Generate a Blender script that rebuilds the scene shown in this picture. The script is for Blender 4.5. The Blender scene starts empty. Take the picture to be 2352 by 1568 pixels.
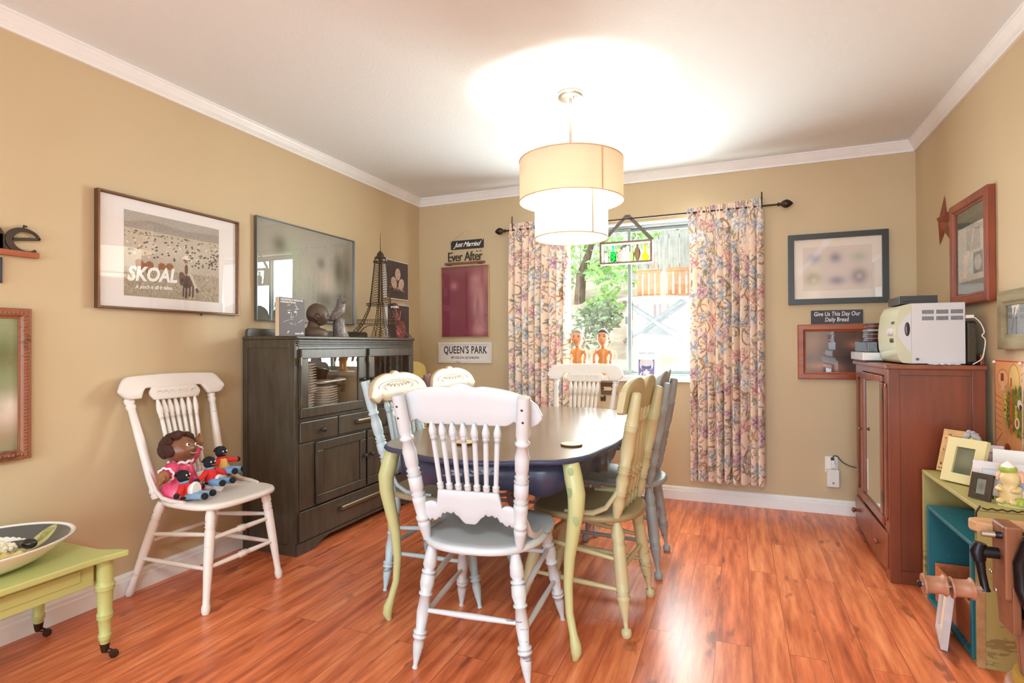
import bpy, bmesh, math, random
import numpy as np
from mathutils import Vector, Matrix, Euler
R_ = math.radians
random.seed(7); RNG = np.random.default_rng(7)
S = bpy.context.scene
COL = S.collection
ROOM_W, ROOM_H, ROOM_D = 3.69, 2.44, 8.0      # room: left wall x=0, right wall x=3.69, back wall y=0, floor z=0

# ------------------------------------------------------------------ camera, light, exposure
cam_d = bpy.data.cameras.new('camera'); cam = bpy.data.objects.new('camera', cam_d); COL.objects.link(cam)
F_PX, YAW, PITCH, ROLL = 1275.1, .386155, .007043, -.00432
cam_d.sensor_width = 36; cam_d.sensor_fit = 'HORIZONTAL'; cam_d.lens = F_PX / 2352 * 36
cam_d.clip_start = .05; cam_d.clip_end = 200
_f = Vector((-math.sin(YAW) * math.cos(PITCH), math.cos(YAW) * math.cos(PITCH), math.sin(PITCH)))
_r = Vector((math.cos(YAW), math.sin(YAW), 0)); _u = _r.cross(_f)
_r2 = _r * math.cos(ROLL) + _u * math.sin(ROLL); _u2 = _r2.cross(_f)
cam.matrix_world = Matrix(((_r2.x, _u2.x, -_f.x, 2.62509), (_r2.y, _u2.y, -_f.y, -4.27043), (_r2.z, _u2.z, -_f.z, 1.13998), (0, 0, 0, 1)))
S.camera = cam

def srgb(r, g, b):
    f = lambda c: c / 12.92 if c <= .04045 else ((c + .055) / 1.055) ** 2.4
    return (f(r / 255), f(g / 255), f(b / 255), 1)

W = bpy.data.worlds.new('sky'); S.world = W; W.use_nodes = True
nt = W.node_tree; bg = nt.nodes['Background']
bg.inputs['Color'].default_value = (.93, .97, 1, 1); bg.inputs['Strength'].default_value = 2.3

def area(name, loc, rot, sx, sy, power, col=(1, 1, 1)):
    l = bpy.data.lights.new(name, 'AREA'); l.shape = 'RECTANGLE'; l.size = sx; l.size_y = sy
    l.energy = power; l.color = col
    o = bpy.data.objects.new(name, l); COL.objects.link(o); o.location = loc; o.rotation_euler = rot
    return o
# daylight entering by the wide patio opening at the far end of the room, behind the photographer
area('daylight_patio_door', (1.85, -7.95, 1.15), (R_(90), 0, 0), 3.0, 2.1, 98, (.52, .80, 1))
# daylight through the window of the back wall
area('daylight_window', (1.86, .17, 1.49), (R_(-90), 0, 0), .88, 1.12, 62, (.88, 1, .98))
# added fill light out of view, brightens the floor and right side
area('fill_light_rear', (2.75, -5.2, 2.40), (0, 0, 0), .7, .7, 54, (.76, .95, 1))
BULB = 580        # radiance of the three bulbs in the pendant

S.view_settings.view_transform = 'Standard'; S.view_settings.look = 'None'
S.view_settings.exposure = .56; S.view_settings.gamma = 1; S.view_settings.use_curve_mapping = False
cy = S.cycles
cy.use_denoising = True
cy.max_bounces = 8; cy.diffuse_bounces = 5; cy.glossy_bounces = 4; cy.transmission_bounces = 6; cy.transparent_max_bounces = 10
cy.caustics_reflective = False; cy.caustics_refractive = False; cy.sample_clamp_indirect = 6

# ------------------------------------------------------------------ materials
def _new(name):
    m = bpy.data.materials.new(name); m.use_nodes = True
    n = m.node_tree.nodes; b = n['Principled BSDF']
    return m, m.node_tree, n, b
def L(nt, a, b): nt.links.new(a, b)
def coords(nt, scale=(1, 1, 1), kind='Object', rot=(0, 0, 0)):
    tc = nt.nodes.new('ShaderNodeTexCoord'); mp = nt.nodes.new('ShaderNodeMapping')
    mp.inputs['Scale'].default_value = scale; mp.inputs['Rotation'].default_value = rot
    L(nt, tc.outputs[kind], mp.inputs['Vector']); return mp.outputs['Vector']
def noise(nt, vec, scale, detail=4, rough=.55):
    t = nt.nodes.new('ShaderNodeTexNoise'); t.inputs['Scale'].default_value = scale
    t.inputs['Detail'].default_value = detail; t.inputs['Roughness'].default_value = rough
    L(nt, vec, t.inputs['Vector']); return t.outputs['Fac']
def ramp(nt, fac, stops):
    r = nt.nodes.new('ShaderNodeValToRGB'); e = r.color_ramp.elements
    e[0].position, e[0].color = stops[0]; e[1].position, e[1].color = stops[-1]
    for p, c in stops[1:-1]:
        k = e.new(p); k.color = c
    L(nt, fac, r.inputs['Fac']); return r.outputs['Color']
def mixc(nt, fac, a, b, mode='MIX'):
    m = nt.nodes.new('ShaderNodeMix'); m.data_type = 'RGBA'; m.blend_type = mode
    for s, v in ((m.inputs['Factor'], fac), (m.inputs[6], a), (m.inputs[7], b)):
        if hasattr(v, 'is_linked'): L(nt, v, s)
        else: s.default_value = v
    return m.outputs[2]
def bump(nt, b, h, strength, dist=.002):
    k = nt.nodes.new('ShaderNodeBump'); k.inputs['Strength'].default_value = strength; k.inputs['Distance'].default_value = dist
    L(nt, h, k.inputs['Height']); L(nt, k.outputs['Normal'], b.inputs['Normal'])
def plain(name, c, rough=.5, metal=0, spec=.5, var=.0, vscale=12, bmp=0, coat=0):
    m, nt, n, b = _new(name); c = srgb(*c) if len(c) == 3 else c
    b.inputs['Roughness'].default_value = rough; b.inputs['Metallic'].default_value = metal
    b.inputs['Specular IOR Level'].default_value = spec; b.inputs['Coat Weight'].default_value = coat
    b.inputs['Base Color'].default_value = c
    v = coords(nt); f = noise(nt, v, vscale)
    if var:
        d = tuple(x * (1 - var) for x in c[:3]) + (1,); e = tuple(min(1, x * (1 + var * .6)) for x in c[:3]) + (1,)
        L(nt, ramp(nt, f, [(.3, d), (.7, e)]), b.inputs['Base Color'])
    if bmp: bump(nt, b, noise(nt, v, vscale * 8), bmp)
    return m
def painted(name, c, under, amount=.5, rough=.42, scale=14):
    # brushed paint, rubbed through to the coat beneath in small streaks
    m, nt, n, b = _new(name); c = srgb(*c); u = srgb(*under)
    v = coords(nt); f1 = noise(nt, v, 3, 3)
    base = ramp(nt, f1, [(.3, tuple(x * .93 for x in c[:3]) + (1,)), (.7, c)])
    f2 = noise(nt, coords(nt, (1, 1, 3.2)), scale, 6, .7); f3 = noise(nt, v, 2.4, 2)
    mm = nt.nodes.new('ShaderNodeMath'); mm.operation = 'MULTIPLY'; L(nt, f2, mm.inputs[0]); L(nt, f3, mm.inputs[1])
    t = .40 - .08 * amount
    k = ramp(nt, mm.outputs[0], [(t, (0, 0, 0, 1)), (t + .03, (1, 1, 1, 1))])
    kk = nt.nodes.new('ShaderNodeMath'); kk.operation = 'MULTIPLY'; kk.inputs[1].default_value = .75; L(nt, k, kk.inputs[0])
    L(nt, mixc(nt, kk.outputs[0], base, u), b.inputs['Base Color'])
    b.inputs['Roughness'].default_value = rough
    bump(nt, b, f2, .12, .002); return m
def wood(name, dark, light, axis=2, rough=.4, scale=1.0, coat=0, lo=.35, hi=.68):
    m, nt, n, b = _new(name); s = [14 * scale] * 3; s[axis] = 1.1 * scale
    f = noise(nt, coords(nt, tuple(s)), 1.6, 7, .62); g = noise(nt, coords(nt), 3.5 * scale, 2)
    mm = nt.nodes.new('ShaderNodeMath'); mm.operation = 'MULTIPLY_ADD'; mm.inputs[1].default_value = .6; L(nt, f, mm.inputs[0])
    m2 = nt.nodes.new('ShaderNodeMath'); m2.operation = 'MULTIPLY'; m2.inputs[1].default_value = .4; L(nt, g, m2.inputs[0]); L(nt, m2.outputs[0], mm.inputs[2])
    L(nt, ramp(nt, mm.outputs[0], [(lo, srgb(*dark)), (hi, srgb(*light))]), b.inputs['Base Color'])
    b.inputs['Roughness'].default_value = rough; b.inputs['Coat Weight'].default_value = coat; b.inputs['Coat Roughness'].default_value = .15
    bump(nt, b, f, .1, .002); return m
def glass(name, tint=(1, 1, 1), gloss=1.0, rough=.0, ior=1.5):
    # a thin pane: clear, with the reflection its angle gives it
    m, nt, n, b = _new(name); n.remove(b); out = n['Material Output']
    tr = n.new('ShaderNodeBsdfTransparent'); tr.inputs['Color'].default_value = (*tint, 1)
    gl = n.new('ShaderNodeBsdfGlossy'); gl.inputs['Roughness'].default_value = rough
    fr = n.new('ShaderNodeLayerWeight'); fr.inputs['Blend'].default_value = .5
    pw = n.new('ShaderNodeMath'); pw.operation = 'POWER'; pw.inputs[1].default_value = 5; L(nt, fr.outputs['Facing'], pw.inputs[0])
    mu = n.new('ShaderNodeMath'); mu.operation = 'MULTIPLY_ADD'; mu.use_clamp = True; mu.inputs[1].default_value = .9; mu.inputs[2].default_value = .075 * gloss; L(nt, pw.outputs[0], mu.inputs[0])
    mx = n.new('ShaderNodeMixShader'); L(nt, mu.outputs[0], mx.inputs[0]); L(nt, tr.outputs[0], mx.inputs[1]); L(nt, gl.outputs[0], mx.inputs[2])
    L(nt, mx.outputs[0], out.inputs['Surface']); return m
def emit(name, c, s):
    m, nt, n, b = _new(name); b.inputs['Base Color'].default_value = (1, 1, 1, 1)
    b.inputs['Emission Color'].default_value = c; b.inputs['Emission Strength'].default_value = s; return m
def fabric_shade(name, c, tr):
    m, nt, n, b = _new(name); n.remove(b); out = n['Material Output']
    d = n.new('ShaderNodeBsdfDiffuse'); t = n.new('ShaderNodeBsdfTranslucent'); mx = n.new('ShaderNodeMixShader')
    w = noise(nt, coords(nt, (1, 1, 1)), 300, 1)
    cc = ramp(nt, w, [(.3, tuple(x * .96 for x in srgb(*c)[:3]) + (1,)), (.7, srgb(*c))])
    L(nt, cc, d.inputs[0]); L(nt, cc, t.inputs[0]); mx.inputs[0].default_value = tr
    L(nt, d.outputs[0], mx.inputs[1]); L(nt, t.outputs[0], mx.inputs[2]); L(nt, mx.outputs[0], out.inputs['Surface']); return m
def attr_mat(name, rough=.6, spec=.3, trans=0, bmp=0):
    m, nt, n, b = _new(name); a = n.new('ShaderNodeVertexColor'); a.layer_name = 'ink'
    L(nt, a.outputs['Color'], b.inputs['Base Color']); b.inputs['Roughness'].default_value = rough; b.inputs['Specular IOR Level'].default_value = spec
    if bmp: bump(nt, b, noise(nt, coords(nt), 600, 2), bmp, .001)
    if trans:
        t = n.new('ShaderNodeBsdfTranslucent'); L(nt, a.outputs['Color'], t.inputs[0]); mx = n.new('ShaderNodeMixShader'); mx.inputs[0].default_value = trans
        L(nt, b.outputs[0], mx.inputs[1]); L(nt, t.outputs[0], mx.inputs[2]); L(nt, mx.outputs[0], n['Material Output'].inputs['Surface'])
    return m

# ------------------------------------------------------------------ mesh helpers
class MB:
    def __init__(s): s.v = []; s.f = []; s.sm = []; s.mi = []; s.m = 0
    def add(s, vs, fs, smooth=False):
        o = len(s.v); s.v.extend([tuple(map(float, p)) for p in vs])
        for f in fs: s.f.append([i + o for i in f]); s.sm.append(smooth); s.mi.append(s.m)
        return s
    def box(s, lo, hi):
        (a, b, c), (d, e, f) = lo, hi
        return s.add([(a, b, c), (d, b, c), (d, e, c), (a, e, c), (a, b, f), (d, b, f), (d, e, f), (a, e, f)],
                     [(0, 3, 2, 1), (4, 5, 6, 7), (0, 1, 5, 4), (1, 2, 6, 5), (2, 3, 7, 6), (3, 0, 4, 7)])
    def boxm(s, c, size, M=Matrix()):
        h = [x / 2 for x in size]; k = [Vector(c) + M.to_3x3() @ Vector((sx * h[0], sy * h[1], sz * h[2])) for sz in (-1, 1) for sy in (-1, 1) for sx in (-1, 1)]
        return s.add(k, [(0, 2, 3, 1), (4, 5, 7, 6), (0, 1, 5, 4), (1, 3, 7, 5), (3, 2, 6, 7), (2, 0, 4, 6)])
    def rings(s, rs, smooth=True, caps=True, closed=False):
        n = len(rs[0]); vs = [p for r in rs for p in r]; fs = []
        for i in range(len(rs) - (0 if closed else 1)):
            j = (i + 1) % len(rs)
            for k in range(n): fs.append((i * n + k, i * n + (k + 1) % n, j * n + (k + 1) % n, j * n + k))
        s.add(vs, fs, smooth)
        if caps and not closed:
            s.add(rs[0], [tuple(range(n))[::-1]], False); s.add(rs[-1], [tuple(range(n))], False)
        return s
    def lathe(s, prof, p0, p1, n=14, smooth=True):
        p0, p1 = Vector(p0), Vector(p1); d = (p1 - p0); ax = d.normalized()
        a = ax.orthogonal().normalized(); b = ax.cross(a)
        return s.rings([[p0 + d * t + (a * math.cos(k * 2 * math.pi / n) + b * math.sin(k * 2 * math.pi / n)) * r for k in range(n)] for t, r in prof], smooth)
    def tube(s, pts, r, n=8, closed=False, flat=None):
        pts = [Vector(p) for p in pts]; rs = []; N = len(pts); a = None
        for i, p in enumerate(pts):
            if closed: t = pts[(i + 1) % N] - pts[i - 1]
            else: t = pts[min(i + 1, N - 1)] - pts[max(i - 1, 0)]
            t.normalize()
            a = (t.orthogonal() if a is None else a - t * a.dot(t)).normalized(); b = t.cross(a)
            q = r[i] if isinstance(r, (list, tuple)) else r
            rs.append([p + a * math.cos(2 * math.pi * k / n) * q + b * math.sin(2 * math.pi * k / n) * q * (flat or 1) for k in range(n)])
        return s.rings(rs, True, not closed, closed)
    def prism(s, poly, h, M=Matrix(), smooth=False):
        n = len(poly); lo = [M @ Vector((x, y, 0)) for x, y in poly]; hi = [M @ Vector((x, y, h)) for x, y in poly]
        return s.add(lo + hi, [tuple(range(n))[::-1], tuple(range(n, 2 * n))] + [(k, (k + 1) % n, n + (k + 1) % n, n + k) for k in range(n)], smooth)
    def ball(s, c, r, n=16, m=10, M=Matrix()):
        if not isinstance(r, (tuple, list)): r = (r, r, r)
        rs = []
        for i in range(1, m):
            a = math.pi * i / m
            rs.append([Vector(c) + M.to_3x3() @ Vector((r[0] * math.sin(a) * math.cos(2 * math.pi * k / n), r[1] * math.sin(a) * math.sin(2 * math.pi * k / n), -r[2] * math.cos(a))) for k in range(n)])
        vs = [p for q in rs for p in q]; fs = []
        for i in range(m - 2):
            for k in range(n): fs.append((i * n + k, i * n + (k + 1) % n, (i + 1) * n + (k + 1) % n, (i + 1) * n + k))
        b, t = len(vs), len(vs) + 1
        vs += [Vector(c) + M.to_3x3() @ Vector((0, 0, -r[2])), Vector(c) + M.to_3x3() @ Vector((0, 0, r[2]))]
        for k in range(n): fs.append((b, (k + 1) % n, k)); fs.append((t, (m - 2) * n + k, (m - 2) * n + (k + 1) % n))
        return s.add(vs, fs, True)
    def build(s, name, mat, parent=None, bevel=0, loc=None, seg=2):
        me = bpy.data.meshes.new(name); me.from_pydata(s.v, [], s.f); me.update()
        me.polygons.foreach_set('use_smooth', s.sm)
        for x in (mat if isinstance(mat, (list, tuple)) else [mat]): me.materials.append(x)
        if isinstance(mat, (list, tuple)): me.polygons.foreach_set('material_index', s.mi)
        o = bpy.data.objects.new(name, me); COL.objects.link(o)
        if parent: o.parent = parent
        if loc: o.location = loc
        if bevel:
            b = o.modifiers.new('edge', 'BEVEL'); b.width = bevel; b.segments = seg; b.limit_method = 'ANGLE'; b.angle_limit = R_(35)
        return o
def tag(o, label, cat, group=None):
    o['label'] = label; o['category'] = cat
    if group: o['group'] = group
    return o
def thing(name, label, cat, loc=(0, 0, 0), rz=0, group=None):
    o = bpy.data.objects.new(name, None); o.empty_display_size = .1; COL.objects.link(o)
    o.location = loc; o.rotation_euler = (0, 0, rz); return tag(o, label, cat, group)
def struct(o): o['kind'] = 'structure'; return o
def dup(o, loc=None, label=None, rz=None):
    c = o.copy(); COL.objects.link(c)
    if loc: c.location = loc
    if rz is not None: c.rotation_euler = (0, 0, rz)
    if label: c['label'] = label
    for ch in o.children:
        k = ch.copy(); COL.objects.link(k); k.parent = c
        for g in ch.children:
            q = g.copy(); COL.objects.link(q); q.parent = k
    return c
def frameM(origin, right, up):
    r, u = Vector(right), Vector(up); n = r.cross(u)
    return Matrix(((r.x, u.x, n.x, origin[0]), (r.y, u.y, n.y, origin[1]), (r.z, u.z, n.z, origin[2]), (0, 0, 0, 1)))
def WALL_L(y, z, x=0): return frameM((x, y, z), (0, 1, 0), (0, 0, 1))          # right = +y seen from the room, out = +x
def WALL_B(x, z, y=0): return frameM((x, y, z), (1, 0, 0), (0, 0, 1))          # out = -y
def WALL_R(y, z, x=ROOM_W): return frameM((x, y, z), (0, -1, 0), (0, 0, 1))    # right = -y, out = -x
def text_mesh(txt, size, depth, M, sx=1.0, shear=0.0, bold=0.0, space=1.0, align='CENTER', lines=1.0):
    c = bpy.data.curves.new('lettering', 'FONT'); c.body = txt; c.size = size; c.extrude = depth / 2; c.shear = shear; c.offset = bold
    c.space_character = space; c.align_x = align; c.align_y = 'CENTER'; c.resolution_u = 3; c.space_line = lines
    o = bpy.data.objects.new('lettering', c); COL.objects.link(o)
    dg = bpy.context.evaluated_depsgraph_get(); me = bpy.data.meshes.new_from_object(o.evaluated_get(dg))
    bpy.data.objects.remove(o); bpy.data.curves.remove(c)
    me.transform(M @ Matrix.Diagonal((sx, 1, 1, 1))); return me
def text_part(name, mat, parent, *a, **k):
    me = text_mesh(*a, **k); me.name = name; me.materials.append(mat)
    o = bpy.data.objects.new(name, me); COL.objects.link(o); o.parent = parent; return o

# numpy painter for printed pictures and cloth
class Canvas:
    def __init__(s, w, h, col, asp=1.0):
        s.w, s.h = w, h; s.a = np.ones((h, w, 3)) * np.array(col) / 255.
        s.U, s.V = np.meshgrid(np.linspace(0, 1, w), np.linspace(0, 1, h)); s.asp = asp      # asp = width / height in metres
    def mix(s, k, col): s.a += (np.array(col) / 255. - s.a) * np.clip(k, 0, 1)[..., None]; return s
    def blob(s, u, v, ru, rv, col, al=1, p=2):
        return s.mix(al * np.exp(-((np.abs(s.U - u) / ru) ** p + (np.abs(s.V - v) / rv) ** p)), col)
    def ell(s, u, v, ru, rv, col, rot=0, al=1, soft=.12):
        x = (s.U - u) * s.asp; y = s.V - v; c, q = math.cos(rot), math.sin(rot)
        d = ((x * c + y * q) / (ru * s.asp)) ** 2 + ((-x * q + y * c) / rv) ** 2
        return s.mix(al * np.clip((1 - d) / soft, 0, 1), col)
    def spot(s, u, v, ru, rv, col, rot=0, al=1):
        # small ellipse drawn only in its own window (u wraps not)
        m = max(ru * max(s.asp, 1) / min(s.asp, 1), rv) * 1.3
        i0, i1 = int(max(0, (u - m / s.asp) * s.w)), int(min(s.w, (u + m / s.asp) * s.w + 2)); j0, j1 = int(max(0, (v - m) * s.h)), int(min(s.h, (v + m) * s.h + 2))
        if i1 <= i0 or j1 <= j0: return s
        x = (s.U[j0:j1, i0:i1] - u) * s.asp; y = s.V[j0:j1, i0:i1] - v; c, q = math.cos(rot), math.sin(rot)
        d = ((x * c + y * q) / ru) ** 2 + ((-x * q + y * c) / rv) ** 2
        k = np.clip((1 - d) / .25, 0, 1) * al
        s.a[j0:j1, i0:i1] += (np.array(col) / 255. - s.a[j0:j1, i0:i1]) * k[..., None]; return s
    def rect(s, u0, v0, u1, v1, col, al=1): return s.mix(al * ((s.U >= u0) & (s.U <= u1) & (s.V >= v0) & (s.V <= v1)), col)
    def poly(s, pts, col, al=1):
        ins = np.zeros_like(s.U, bool); n = len(pts)
        for i in range(n):
            (x0, y0), (x1, y1) = pts[i], pts[(i + 1) % n]
            if y0 == y1: continue
            ins ^= ((s.V > min(y0, y1)) & (s.V <= max(y0, y1)) & (s.U < x0 + (s.V - y0) * (x1 - x0) / (y1 - y0)))
        return s.mix(al * ins, col)
    def line(s, p, q, w, col, al=1):
        px, py = p[0] * s.asp, p[1]; qx, qy = q[0] * s.asp, q[1]; x = s.U * s.asp - px; y = s.V - py; dx, dy = qx - px, qy - py
        t = np.clip((x * dx + y * dy) / (dx * dx + dy * dy + 1e-12), 0, 1); d = np.hypot(x - t * dx, y - t * dy)
        return s.mix(al * np.clip((w - d) / (w * .4), 0, 1), col)
    def grain(s, amt, cell=1):
        g = RNG.normal(0, 1, (s.h // cell + 1, s.w // cell + 1)); g = np.kron(g, np.ones((cell, cell)))[:s.h, :s.w]
        s.a = np.clip(s.a + g[..., None] * amt, 0, 1); return s
    def rgba(s):
        a = np.clip(s.a, 0, 1); l = np.where(a <= .04045, a / 12.92, ((a + .055) / 1.055) ** 2.4)
        return np.concatenate([l, np.ones((s.h, s.w, 1))], 2).astype(np.float32)
def sheet(name, pos, cv, mat, parent=None, smooth=True):
    # pos: (h, w, 3) array of points; colours from the canvas of the same size
    h, w = pos.shape[:2]; me = bpy.data.meshes.new(name)
    idx = np.arange(h * w).reshape(h, w)
    q = np.stack([idx[:-1, :-1], idx[:-1, 1:], idx[1:, 1:], idx[1:, :-1]], -1).reshape(-1, 4)
    me.vertices.add(h * w); me.vertices.foreach_set('co', pos.reshape(-1).astype(np.float32))
    me.loops.add(q.size); me.loops.foreach_set('vertex_index', q.reshape(-1).astype(np.int32))
    me.polygons.add(len(q)); me.polygons.foreach_set('loop_start', np.arange(0, q.size, 4, dtype=np.int32))
    me.polygons.foreach_set('use_smooth', np.full(len(q), smooth)); me.update(calc_edges=True)
    at = me.color_attributes.new('ink', 'FLOAT_COLOR', 'POINT'); at.data.foreach_set('color', cv.rgba().reshape(-1))
    me.materials.append(mat); o = bpy.data.objects.new(name, me); COL.objects.link(o)
    if parent: o.parent = parent
    return o
def flat_sheet(name, M, w, h, cv, mat, parent=None):
    x, y = np.meshgrid(np.linspace(-w / 2, w / 2, cv.w), np.linspace(-h / 2, h / 2, cv.h))
    m = np.array(M); p = m[:3, 3] + x[..., None] * m[:3, 0] + y[..., None] * m[:3, 1]
    return sheet(name, p, cv, mat, parent, False)
INK = attr_mat('printed_paper', .55, .3); INK_GLOSS = attr_mat('printed_gloss', .18, .5)
PANE = glass('picture_glass', gloss=1.0); CLEAR = glass('window_glass')

def smooth(pts, k=6):
    # Catmull-Rom through the points
    p = [Vector(q) for q in pts]; p = [p[0] * 2 - p[1]] + p + [p[-1] * 2 - p[-2]]; out = []
    for i in range(1, len(p) - 2):
        a, b, c, d = p[i - 1:i + 3]
        for j in range(k):
            t = j / k; out.append(.5 * ((2 * b) + (c - a) * t + (2 * a - 5 * b + 4 * c - d) * t * t + (3 * b - a - 3 * c + d) * t ** 3))
    return out + [p[-2]]
def frame_ring(mb, M, w, h, fw, d0, d1, bead=True):
    # four mitred bars of a picture frame, cross-section stepping towards the opening
    prof = [(0, d0), (0, d1 * .9), (fw * .12, d1), (fw * .7, d1), (fw * .85, d1 * .72), (fw, d1 * .68), (fw, d0)] if bead else [(0, d0), (0, d1), (fw, d1), (fw, d0)]
    rs = []
    for (sx, sy) in ((-1, -1), (1, -1), (1, 1), (-1, 1)):
        rs.append([M @ Vector((sx * (w / 2 - o), sy * (h / 2 - o), d)) for o, d in prof])
    mb.rings(rs, False, False, True)
def picture(name, label, cat, M, w, h, fw, depth, fmat, cv=None, mat_w=0, mat_col=None, glazed=True, ink=None, bead=True, group=None, back=None):
    t = thing(name, label, cat, M.to_translation(), 0, group)
    K = M.copy(); K.translation = (0, 0, 0)
    m = MB(); frame_ring(m, K, w, h, fw, .002, depth, bead); m.build('frame', fmat, t, .0012)
    b = MB(); b.boxm(K @ Vector((0, 0, depth * .3)), (1, 1, 1), K @ Matrix.Diagonal((w - fw, h - fw, depth * .3, 1))); b.build('mount' if mat_w else 'backing', mat_col or BACKING, t)
    z = depth * .45 + .001
    if cv: flat_sheet('print', K @ Matrix.Translation((0, 0, z)), w - 2 * fw - 2 * (mat_w if not isinstance(mat_w, tuple) else mat_w[0]), h - 2 * fw - 2 * (mat_w if not isinstance(mat_w, tuple) else mat_w[1]), cv, ink or INK, t)
    if glazed:
        g = MB(); hw, hh = w / 2 - fw * .9, h / 2 - fw * .9; zz = depth * .6
        g.add([K @ Vector(p) for p in ((-hw, -hh, zz), (hw, -hh, zz), (hw, hh, zz), (-hw, hh, zz))], [(0, 1, 2, 3)]); g.build('glass', PANE, t)
    return t
BACKING = plain('card_backing', (225, 215, 205), .8)

# ------------------------------------------------------------------ the room
def wall_paint():
    m, nt, n, b = _new('tan_wall_paint'); v = coords(nt)
    f = noise(nt, v, 1.3, 2)
    L(nt, ramp(nt, f, [(.3, srgb(200, 178, 142)), (.7, srgb(206, 185, 150))]), b.inputs['Base Color'])
    b.inputs['Roughness'].default_value = .55; b.inputs['Specular IOR Level'].default_value = .35
    bump(nt, b, noise(nt, v, 160, 3), .12, .002); return m
def ceiling_paint():
    m, nt, n, b = _new('textured_ceiling'); v = coords(nt)
    b.inputs['Base Color'].default_value = srgb(234, 240, 243); b.inputs['Roughness'].default_value = .9
    bump(nt, b, noise(nt, v, 55, 5, .7), .55, .006); return m
def laminate():
    m, nt, n, b = _new('cherry_laminate'); v = coords(nt, rot=(0, 0, R_(90)))
    br = nt.nodes.new('ShaderNodeTexBrick'); L(nt, v, br.inputs['Vector'])
    br.offset = .37; br.inputs['Scale'].default_value = 1; br.inputs['Brick Width'].default_value = 1.22; br.inputs['Row Height'].default_value = .127
    br.inputs['Mortar Size'].default_value = .0016; br.inputs['Mortar Smooth'].default_value = .3; br.inputs['Bias'].default_value = 0
    br.inputs['Color1'].default_value = (0, 0, 0, 1); br.inputs['Color2'].default_value = (1, 1, 1, 1); br.inputs['Mortar'].default_value = (.5, .5, .5, 1)
    # each board gets its own shift of the grain
    sep = nt.nodes.new('ShaderNodeSeparateColor'); L(nt, br.outputs['Color'], sep.inputs[0])
    add = nt.nodes.new('ShaderNodeVectorMath'); add.operation = 'MULTIPLY_ADD'
    comb = nt.nodes.new('ShaderNodeCombineXYZ')
    for k in range(3): L(nt, sep.outputs[0], comb.inputs[k])
    L(nt, comb.outputs[0], add.inputs[0]); add.inputs[1].default_value = (7, 13, 3); L(nt, v, add.inputs[2])
    mp = nt.nodes.new('ShaderNodeMapping'); mp.inputs['Scale'].default_value = (1.6, 15, 1); L(nt, add.outputs[0], mp.inputs['Vector'])
    g = noise(nt, mp.outputs['Vector'], 1.7, 8, .6)
    mp2 = nt.nodes.new('ShaderNodeMapping'); mp2.inputs['Scale'].default_value = (2.2, 6, 1); L(nt, add.outputs[0], mp2.inputs['Vector'])
    kn = noise(nt, mp2.outputs['Vector'], 1.9, 3, .5)
    col = ramp(nt, g, [(.26, srgb(158, 74, 44)), (.42, srgb(198, 104, 64)), (.58, srgb(230, 132, 86)), (.76, srgb(244, 158, 112))])
    tone = mixc(nt, .16, col, br.outputs['Color'], 'OVERLAY')
    dark = ramp(nt, kn, [(.30, (1, 1, 1, 1)), (.36, (0, 0, 0, 1))])
    c2 = mixc(nt, dark, tone, mixc(nt, .55, tone, srgb(82, 36, 22)))
    L(nt, mixc(nt, br.outputs['Fac'], c2, srgb(160, 84, 56)), b.inputs['Base Color'])
    b.inputs['Roughness'].default_value = .30; b.inputs['Specular IOR Level'].default_value = .45
    bump(nt, b, g, .05, .001); return m
M_WALL, M_CEIL, M_FLOOR = wall_paint(), ceiling_paint(), laminate()
M_TRIM = plain('white_trim_paint', (242, 241, 240), .35, var=.03)
struct(MB().box((-.15, -ROOM_D - .15, -.1), (ROOM_W + .15, .15, 0)).build('floor', M_FLOOR))
struct(MB().box((-.15, -ROOM_D - .15, ROOM_H), (ROOM_W + .15, .15, ROOM_H + .1)).build('ceiling', M_CEIL))
struct(MB().box((-.15, -ROOM_D - .15, 0), (0, .15, ROOM_H)).build('wall_left', M_WALL))
struct(MB().box((ROOM_W, -ROOM_D - .15, 0), (ROOM_W + .15, .15, ROOM_H)).build('wall_right', M_WALL))
WX0, WX1, WZ0, WZ1 = 1.08, 2.61, .885, 2.075       # window opening
b = MB()
def wall_grid(b, xs, zs, y0, y1, hole):
    # one welded wall slab with an opening: front, back and reveal faces
    V = {}; F = []; vs = []
    def vid(x, y, z):
        k = (x, y, z)
        if k not in V: V[k] = len(vs); vs.append(k)
        return V[k]
    for i in range(3):
        for j in range(3):
            if (i, j) == (1, 1): continue
            for y in (y0, y1): F.append([vid(xs[i], y, zs[j]), vid(xs[i + 1], y, zs[j]), vid(xs[i + 1], y, zs[j + 1]), vid(xs[i], y, zs[j + 1])])
    a, c, e, g = xs[1], xs[2], zs[1], zs[2]
    for p, q in (((a, e), (c, e)), ((c, e), (c, g)), ((c, g), (a, g)), ((a, g), (a, e))):
        F.append([vid(p[0], y0, p[1]), vid(q[0], y0, q[1]), vid(q[0], y1, q[1]), vid(p[0], y1, p[1])])
    b.add(vs, F)
wall_grid(b, (0, WX0, WX1, ROOM_W), (0, WZ0, WZ1, ROOM_H), 0, .15, None)
struct(b.build('wall_back', M_WALL))
b = MB(); wall_grid(b, (0, .3, 3.4, ROOM_W), (0, .08, 2.22, ROOM_H), -ROOM_D - .15, -ROOM_D, None); struct(b.build('wall_rear', M_WALL))
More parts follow.
